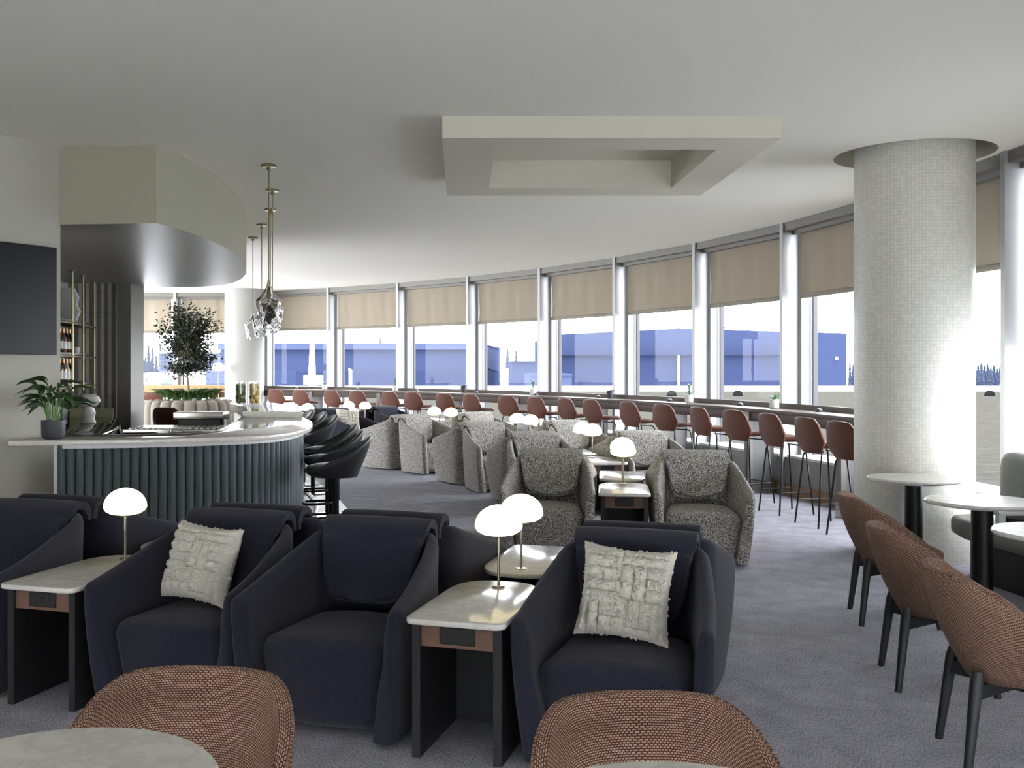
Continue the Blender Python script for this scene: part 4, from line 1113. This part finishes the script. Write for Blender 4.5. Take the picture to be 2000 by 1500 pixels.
# ------------------------------------------------------------------ planter island behind the bar
PX,PY=-4.95,18.6
pi_=thing('planter_banquette','round channel-tufted greige seat ring around the indoor tree planter','banquette',(PX,PY,0))
b=MB(); circ=[(.66*cos(-2*pi*k/24),.66*sin(-2*pi*k/24)) for k in range(25)]
channel_back(b,circ[::1],.42,1.0,.19,.16)
b.build('channel_back',M['tuft'],pi_,angle=60)
b=MB(); b.lathe([(.62,.44),(1.28,.44),(1.32,.42),(1.33,.36),(1.30,.30),(.62,.30)],(0,0,0),64); b.build('seat_ring',M['vinyl'],pi_)
b=MB(); b.lathe([(1.2,0),(1.2,.30)],(0,0,0),48); b.build('plinth',M['blackwood'],pi_)
b=MB(); b.lathe([(.66,0),(.66,.94),(.001,.95)],(0,0,0),48); b.build('planter_soil',M['soil'],pi_)
tr_=thing('indoor_ficus_tree','slim-trunked leafy ficus tree rising from the round planter','tree',(PX,PY,.94))
b=MB(); b.tube([(0,0,0),(.01,0,.25),(-.02,0,.5),(-.005,.0,.62),(.01,.02,.9),(0,0,1.15)],[.024,.022,.020,.024,.016,.012],10)
rn=random.Random(21); tips=[]
for k in range(46):
    a=rn.random()*2*pi; z0=.62+.4*rn.random(); zc_=.62+1.2*rn.random(); rr_=(.60*sqrt(max(.05,1-((zc_-1.15)/.78)**2)))*(.35+.65*sqrt(rn.random()))
    e=Vector((rr_*cos(a),rr_*sin(a),zc_)); s0=Vector((0,0,min(z0,zc_)))
    b.tube([s0,(s0+e)/2+Vector((0,0,.05)),e],[.008,.005,.003],5); tips.append((s0,e))
b.build('trunk',M['bark'],tr_)
b=MB()
for s0,e in tips:
    for q in range(120):
        f=.30+.68*rn.random(); c=s0.lerp(e,f)+Vector((rn.gauss(0,.06),rn.gauss(0,.06),rn.gauss(0,.06)))
        d=Vector((rn.uniform(-1,1),rn.uniform(-1,1),rn.uniform(-.8,.5))).normalized(); s=d.cross(Vector((rn.uniform(-1,1),rn.uniform(-1,1),.5))).normalized()
        l=rn.uniform(.05,.075); w_=l*.28
        b.add([tuple(c),tuple(c+d*l*.5+s*w_),tuple(c+d*l),tuple(c+d*l*.5-s*w_)],[(0,1,2,3)])
b.build('foliage',M['leafdark'],tr_,smooth=False)
fe=thing('planter_ferns','dense low green ferns filling the round planter under the tree','plant',(PX,PY,1.0))
b=MB()
for k in range(420):
    a=rn.random()*2*pi; r0=.50*sqrt(rn.random()); leafblade(b,(r0*cos(a),r0*sin(a),0),(cos(a+rn.uniform(-1,1)),sin(a+rn.uniform(-1,1))),rn.uniform(.16,.30),.016,.6,6,1.6)
b.build('fronds',M['fern'],fe,angle=80); fe['kind']='stuff'
# terracotta lounge seats & tables around it
t=thing('far_lounge_chair','terracotta leather chair back left of the planter','chair')
def rimt(A): d=angdist(A)/pi; return .62+.40*(1-smooth01((d-.1)/.5))
b=MB(); tub(b,.30,.28,.50,.60,rimt,.04,base=.6,e=.7); b.build('seat_shell',M['leather'],t,angle=60)
for sx in (-1,1):
    for sy in (-1,1):
        b=MB(); b.tube([(sx*.15,sy*.14,.52),(sx*.22,sy*.2,0)],.011,8); b.build('leg',M['blackmetal'],t)
Y=22.6; lc=Proto(t); lc.put((xat(306,Y),Y,0),pi-.1,'terracotta leather chair left of the planter, seen from behind')
Y=14.9; lc.put((xat(345,Y),Y-.0,0),pi*.9,'terracotta chair seen low through the bar opening in front of the planter')
t=thing('small_round_table','small round grey table beside the planter seat','table',(xat(277,20.5),20.5,0))
b=MB(); b.disc((0,0),.36,.71,.735,40,.006); b.build('table_top',M['marble'],t)
b=MB(); b.tube([(0,0,0),(0,0,.71)],.03,12); b.disc((0,0),.22,0,.012); b.build('pedestal',M['blackmetal'],t)
# far-left wooden ledge
t=thing('oak_window_ledge','warm oak ledge counter below the far left windows','counter')
zt_=zat(752,24.5)
b=MB(); b.box(-9.5,-5.45,24.25,24.75,zt_-.17,zt_); b.build('ledge_top',M['oakledge'],t,smooth=False)
b=MB(); b.box(-9.5,-5.5,24.45,24.5,zt_-.30,zt_-.17)
for x_ in (-5.95,-8.2): b.box(x_,x_+.16,24.3,24.7,0,zt_-.17)
b.build('ledge_frame',M['oakdark'],t,smooth=False)
# floor lamp
Y=23.3; x_=xat(427,Y)
t=thing('floor_lamp','slender floor lamp with opal dome beside the far column','floor lamp',(x_,Y,0))
b=MB(); b.tube([(0,0,.01),(0,0,1.50)],.010,8); b.disc((0,0),.13,0,.02); b.build('pole',M['brass'],t)
b=MB(); k_=1.32; b.lathe([(r*k_,1.50+(z-.238)*k_) for r,z in dp],(0,0,0),32); b.build('opal_dome_shade',M['opal'],t)
# plant on far ledge
Y=24.4; t=thing('far_ledge_plant','tiny succulent in a pale pot on the far oak ledge','potted plant',(xat(342,Y),Y,zt_))
b=MB(); b.lathe([(.0001,0),(.055,0),(.06,.12),(.0001,.11)],(0,0,0),20); b.build('pot',M['potwhite'],t)
b=MB()
for k in range(16): a=k*2.4; leafblade(b,(0,0,.11),(cos(a),sin(a)),.09,.014,.2,5,1)
b.build('leaves',M['leafdark'],t,angle=80)

# ------------------------------------------------------------------ OUTDOORS
b=MB(); b.prism([(-90,25.8),(-6,25.8),(-4.5,25.9)]+[tuple(arc(k,-.55)) for k in (7,6,5,4,3,2,1,0,-1,-2)]+[(5.3,5),(5.3,-14),(120,-14),(120,75),(-90,75)],-.30,-.20)
o=b.build('outer_roof',M['outwhite'],smooth=False); tag(o,'wide white flat roof outside all the windows','roof')
b=MB(); b.prism([tuple(arc(k,-.62)) for k in (5.6,5,4,3,2,1,0,-1,-2)]+[(5.6,9.5),(118,60),(118,73.5),(-8.1,73.5)],-.199,-.185)
o=b.build('shingled_roof',M['roof'],smooth=False); tag(o,'weathered grey-brown shingled roof outside the curved windows','roof')
b=MB(); b.box(-90,120,74,75,-.20,.19); o=b.build('roof_parapet',M['outwhite'],smooth=False); tag(o,'long white parapet at the far edge of the roof','parapet')
def block(name,lab,cat,boxes,mt):
    t=thing(name,lab,cat)
    for nm2,mt2,bxs in boxes:
        b=MB()
        for q in bxs: b.box(*q)
        b.build(nm2,M[mt2],t,smooth=False)
    return t
# right hangar: low gabled facade
Y=210.; X=lambda px:xat(px,Y); Z=lambda py:zat(py,Y)
t=thing('blue_hangar','large blue aircraft hangar with low gable behind the right windows','hangar')
b=MB(); pr=[(X(1085),-9),(X(1654),-9),(X(1654),Z(651)),(X(1325),Z(641.5)),(X(1085),Z(653.5))]
vs=[(x,y,z) for y in (Y,Y+60) for x,z in pr]; b.add(vs,[(0,1,2,3,4),(9,8,7,6,5)]+[(i,i+5,(i+1)%5+5,(i+1)%5) for i in range(5)]); b.build('upper_cladding',M['hangar'],t,smooth=False)
b=MB(); b.box(X(1085),X(1545),Y-2.5,Y,Z(694.5),Z(693)); 
b.build('door_track',M['hangarlow'],t,smooth=False)
b=MB(); b.box(X(1085),X(1545),Y-1.2,Y,-9,Z(694.5)); b.build('door_band',M['hangarlow'],t,smooth=False)
b=MB(); b.box(X(1320.5),X(1323.5),Y-2,Y-1.2,-9,Z(694)); b.build('white_pilaster',M['outwall'],t,smooth=False)
b=MB(); b.box(X(1631),X(1635),Y-.5,Y,Z(703),Z(697)); b.build('number_plate',M['outwall'],t,smooth=False)
b=MB()
for px,py in ((1324,637),(1415,639.5),(1508,642),(1601,645)): b.box(X(px-2.5),X(px+2.5),Y,Y+1,Z(py+1),Z(py-1.5)); b.box(X(px-.3),X(px+.3),Y,Y+.3,Z(py+8),Z(py))
b.build('roof_light',M['office'],t,smooth=False)
for px0,px1,py,nm2,mt2 in ((1000,1052,705,'low_blue_shed','hangar'),(1036,1117,730,'pale_blue_shed','hangarlight')):
    Y2=190. if px0==1000 else 165.; b=MB(); b.box(xat(px0,Y2),xat(px1,Y2),Y2,Y2+15,-9,zat(py,Y2)); b.box(xat(px0,Y2),xat(px1,Y2),Y2-.5,Y2,zat(py+3,Y2),zat(py,Y2)) ; o=b.build(nm2,M[mt2],smooth=False)
    tag(o,'low blue service shed between the two hangars' if px0==1000 else 'pale blue flat shed in front of the right hangar','shed')
# left hangar
Y=240.
t=thing('long_blue_hangar','long flat-roofed blue hangar behind the left half of the windows','hangar')
b=MB(); b.prism([(X(430),Y),(X(948),Y),(X(992),Y+45),(X(992),Y+90),(X(430),Y+90)],-9,Z(672.5)); b.build('wall_cladding',M['hangar'],t,smooth=False)
b=MB(); b.box(X(428),X(950),Y-1.5,Y,Z(683),Z(671)); b.build('roof_band',M['hangarlight'],t,smooth=False)
b=MB(); b.box(X(520),X(930),Y-.8,Y,-9,Z(730)); b.build('door_band',M['hangarlow'],t,smooth=False)
b=MB(); b.add([(X(949),Y-.3,Z(718)),(X(992.5),Y+44,Z(719)-1.2),(X(992.5),Y+44,Z(683)),(X(949),Y-.3,Z(677))],[(0,1,2,3)]); b.add([(X(949),Y+.3,Z(718)),(X(992.5),Y+44.6,Z(719)-1.2),(X(992.5),Y+44.6,Z(683)),(X(949),Y+.3,Z(677))],[(3,2,1,0)]); b.build('glazed_end',M['hangarlight'],t,smooth=False)
# mast
Y=150.
t=thing('white_floodlight_mast','tall tapering white mast with white cabinets at its foot','mast')
b=MB(); b.add([(X(609.5)+dx,Y+dy,z) for z,k in ((-9,2.2),(Z(735),1.5),(Z(640),.55),(Z(610),.25)) for dx,dy in ((-.32*k,-.3*k),(.32*k,-.3*k),(.32*k,.3*k),(-.32*k,.3*k))],[(i*4+j,i*4+(j+1)%4,i*4+4+(j+1)%4,i*4+4+j) for i in range(3) for j in range(4)]+[(12,13,14,15)]); b.build('mast',M['outwhite'],t,smooth=False)
for a_,c_ in ((595,605),(608,618),(619,630)): b=MB(); b.box(X(a_),X(c_),Y-1.2,Y+.5,-1,Z(733)); b.build('cabinet',M['outwall'],t,smooth=False)
Y=170.; b=MB(); b.tube([(X(684.5),Y,-9),(X(684.5),Y,Z(722))],.28,8); b.tube([(X(684.5),Y,Z(722)),(X(681),Y,Z(721))],.2,6); o=b.build('lamp_post',M['outwhite']); tag(o,'thin pale lamp post in front of the long hangar','lamp post')
# far-left town
Y=330.
t=thing('office_building','grey-white office block with a grid of windows behind the tree','building')
b=MB(); b.box(X(311),X(427),Y,Y+30,-9,Z(687)); b.build('wall',M['office'],t,smooth=False)
b=MB(); b.box(X(310),X(428),Y-1,Y+30,Z(690),Z(686)); b.build('roof_edge',M['outwall'],t,smooth=False)
for r in range(5):
    b=MB()
    for k in range(36):
        px=313+k*3.15; b.box(X(px),X(px+1.6),Y-.4,Y,Z(696+r*6.6),Z(692.2+r*6.6))
    b.build('window_row',M['officeglass'],t,smooth=False)
Y=120.
t=thing('low_white_building','low white building with four small windows, far left','building')
b=MB(); b.box(X(200),X(402),Y,Y+40,-9,Z(730)); b.build('wall',M['outwhite'],t,smooth=False)
for px in (261,270,278.5,286.5): b=MB(); b.box(X(px-1.2),X(px+1.2),Y-.1,Y,Z(746),Z(740)); b.build('window',M['officeglass'],t,smooth=False)
b=MB(); b.box(X(402),X(415),Y,Y+30,-9,Z(726)); b.build('pale_blue_end',M['hangarlight'],t,smooth=False)
b=MB(); b.box(X(415),X(470),Y+20,Y+40,-9,zat(726,140)); o=b.build('blue_annex',M['hangar'],smooth=False); tag(o,'blue wall annex left of the far column','building')
def conifer(px,py,Y,wpx,lab,grp,seed,sparse=False):
    rn=random.Random(seed); x0=xat(px,Y); zt2=zat(py,Y); zb2=-9; H=zt2-zb2; Rr=wpx*Y/2000/2
    t=thing('conifer_tree',lab,'tree',(x0,Y,zb2),group=grp)
    b=MB(); nl=13
    for k in range(nl):
        f=k/nl; zc=H*(.25+.75*f) if not sparse else H*(.55+.45*f); r=Rr*(1-f)**.8*rn.uniform(.75,1.15)+.15; hh=H*.13
        m_=9
        top=(rn.uniform(-.1,.1)*r,0,min(H,zc+hh)); vs=[top]; 
        for q in range(m_*2): a=pi*q/m_; rr2=r*(1 if q%2 else .55)*rn.uniform(.8,1.15); vs.append((rr2*cos(a),rr2*sin(a),zc-rn.uniform(0,.03)*H))
        b.add(vs,[(0,1+q,1+(q+1)%(m_*2)) for q in range(m_*2)])
    b.build('foliage',M['conifer'],t,smooth=False)
    b=MB(); b.tube([(0,0,0),(0,0,H*.97)],[Rr*.08+.1,.05],6); b.build('trunk',M['bark'],t)
rn=random.Random(4)
Lx=[(258,672),(264,679),(271,690),(277,684),(284,692),(290,668),(298,673),(305,690),(313,666),(321,680),(330,678),(268,700),(281,703),(295,700),(306,703)]
for i,(px,py) in enumerate(Lx): conifer(px,py,380-10*(i%3),13,'hazy conifer in the wooded skyline at the far left window','conifers outside the far left window',i+50)
for i,(px,py) in enumerate(((534,654),(606,659),(742.5,656),(774,657),(991,674),(1008,680))): conifer(px,py,380,8,['single conifer above the hangar roof beside the glass pendants','conifer top just left of the white mast','pointed conifer above the hangar roof in the second left window','conifer half hidden by a mullion, above the long hangar','leafless-looking conifer at the right end of the long hangar','tall thin conifer beside the blue shed'][i],'conifers above the hangars',i+80,True)
for i in range(13): conifer(1898+i*6.2,[712,708,711,707,712,709,714,711,716,712,709,713,710][i],330+8*(i%3),17,'blue-grey conifer in the wooded skyline right of the mosaic column','conifers outside the right-hand window',i+120)
for i in range(3): conifer(1660+i*6,[704,708,703][i],335,10,'blue-grey conifer beside the right end of the gabled hangar','conifers beside the gabled hangar',i+150)
b=MB(); b.sphere((xat(333,118),118,-1.2),1.4,1,1.6,16,8); b.sphere((xat(328,118),118,-1),.8,1,1.4,16,8); o=b.build('winter_shrub',M['bush']); tag(o,'pale frosted shrub beside the low white building','shrub')
# roof vents
b=MB(); b.lathe([(.55,0),(.52,.18),(.40,.34),(.2,.44),(.0001,.46)],(0,0,0),16); v0=b.build('roof_vent',mat('dark_vent',(.006,.006,.006,1),.9,spec=0))
for i,(px,Y,lab) in enumerate(((1441,62,'dark dome vent on the shingled roof, left of the ledge plant'),(1312,62,'dark dome vent on the roof behind the tall ledge succulent'),(1933,62,'dark dome vent on the roof seen right of the mosaic column'),(560,40,'dark dome vent on the white roof behind the leftmost stool'),(600,40,'dark dome vent on the white roof beside the second stool'),(281,40,'dark dome vent on the white roof outside the far left window'))):
    o=v0 if i==0 else v0.copy()
    if i: C.objects.link(o)
    o.location=(xat(px,Y),Y,-.19); o.scale=(.55,.55,.8) if Y>50 else (.45,.45,.6); tag(o,lab,'roof vent','dark roof vents')
# ground far away
b=MB(); b.box(-600,900,80,1500,-9.3,-9); o=b.build('apron_ground',M['outwall'],smooth=False); tag(o,'pale open ground of the airfield beyond the roof','ground')

# ------------------------------------------------------------------ light and camera
w=bpy.data.worlds.new('overcast'); bpy.context.scene.world=w; w.use_nodes=True
nt=w.node_tree; bg=nt.nodes['Background']; bg.inputs[0].default_value=(.93,.96,1,1); bg.inputs[1].default_value=17
cam=bpy.data.cameras.new('camera'); cam.sensor_width=36; cam.lens=36*F/2000; cam.shift_x=(1000-CX)/2000; cam.shift_y=-(750-HY)/2000
cam.clip_start=.05; cam.clip_end=3000
co=bpy.data.objects.new('camera',cam); C.objects.link(co); co.location=(0,0,EYE); co.rotation_euler=(pi/2,0,0)
sc=bpy.context.scene; sc.camera=co
sc.view_settings.view_transform='Standard'; sc.view_settings.look='None'; sc.view_settings.exposure=0.12; sc.view_settings.gamma=1; sc.view_settings.use_curve_mapping=False
try:
    sc.cycles.max_bounces=10; sc.cycles.diffuse_bounces=6; sc.cycles.glossy_bounces=4; sc.cycles.transmission_bounces=8; sc.cycles.transparent_max_bounces=12; sc.cycles.caustics_reflective=False; sc.cycles.caustics_refractive=False; sc.cycles.sample_clamp_indirect=6
except Exception: pass
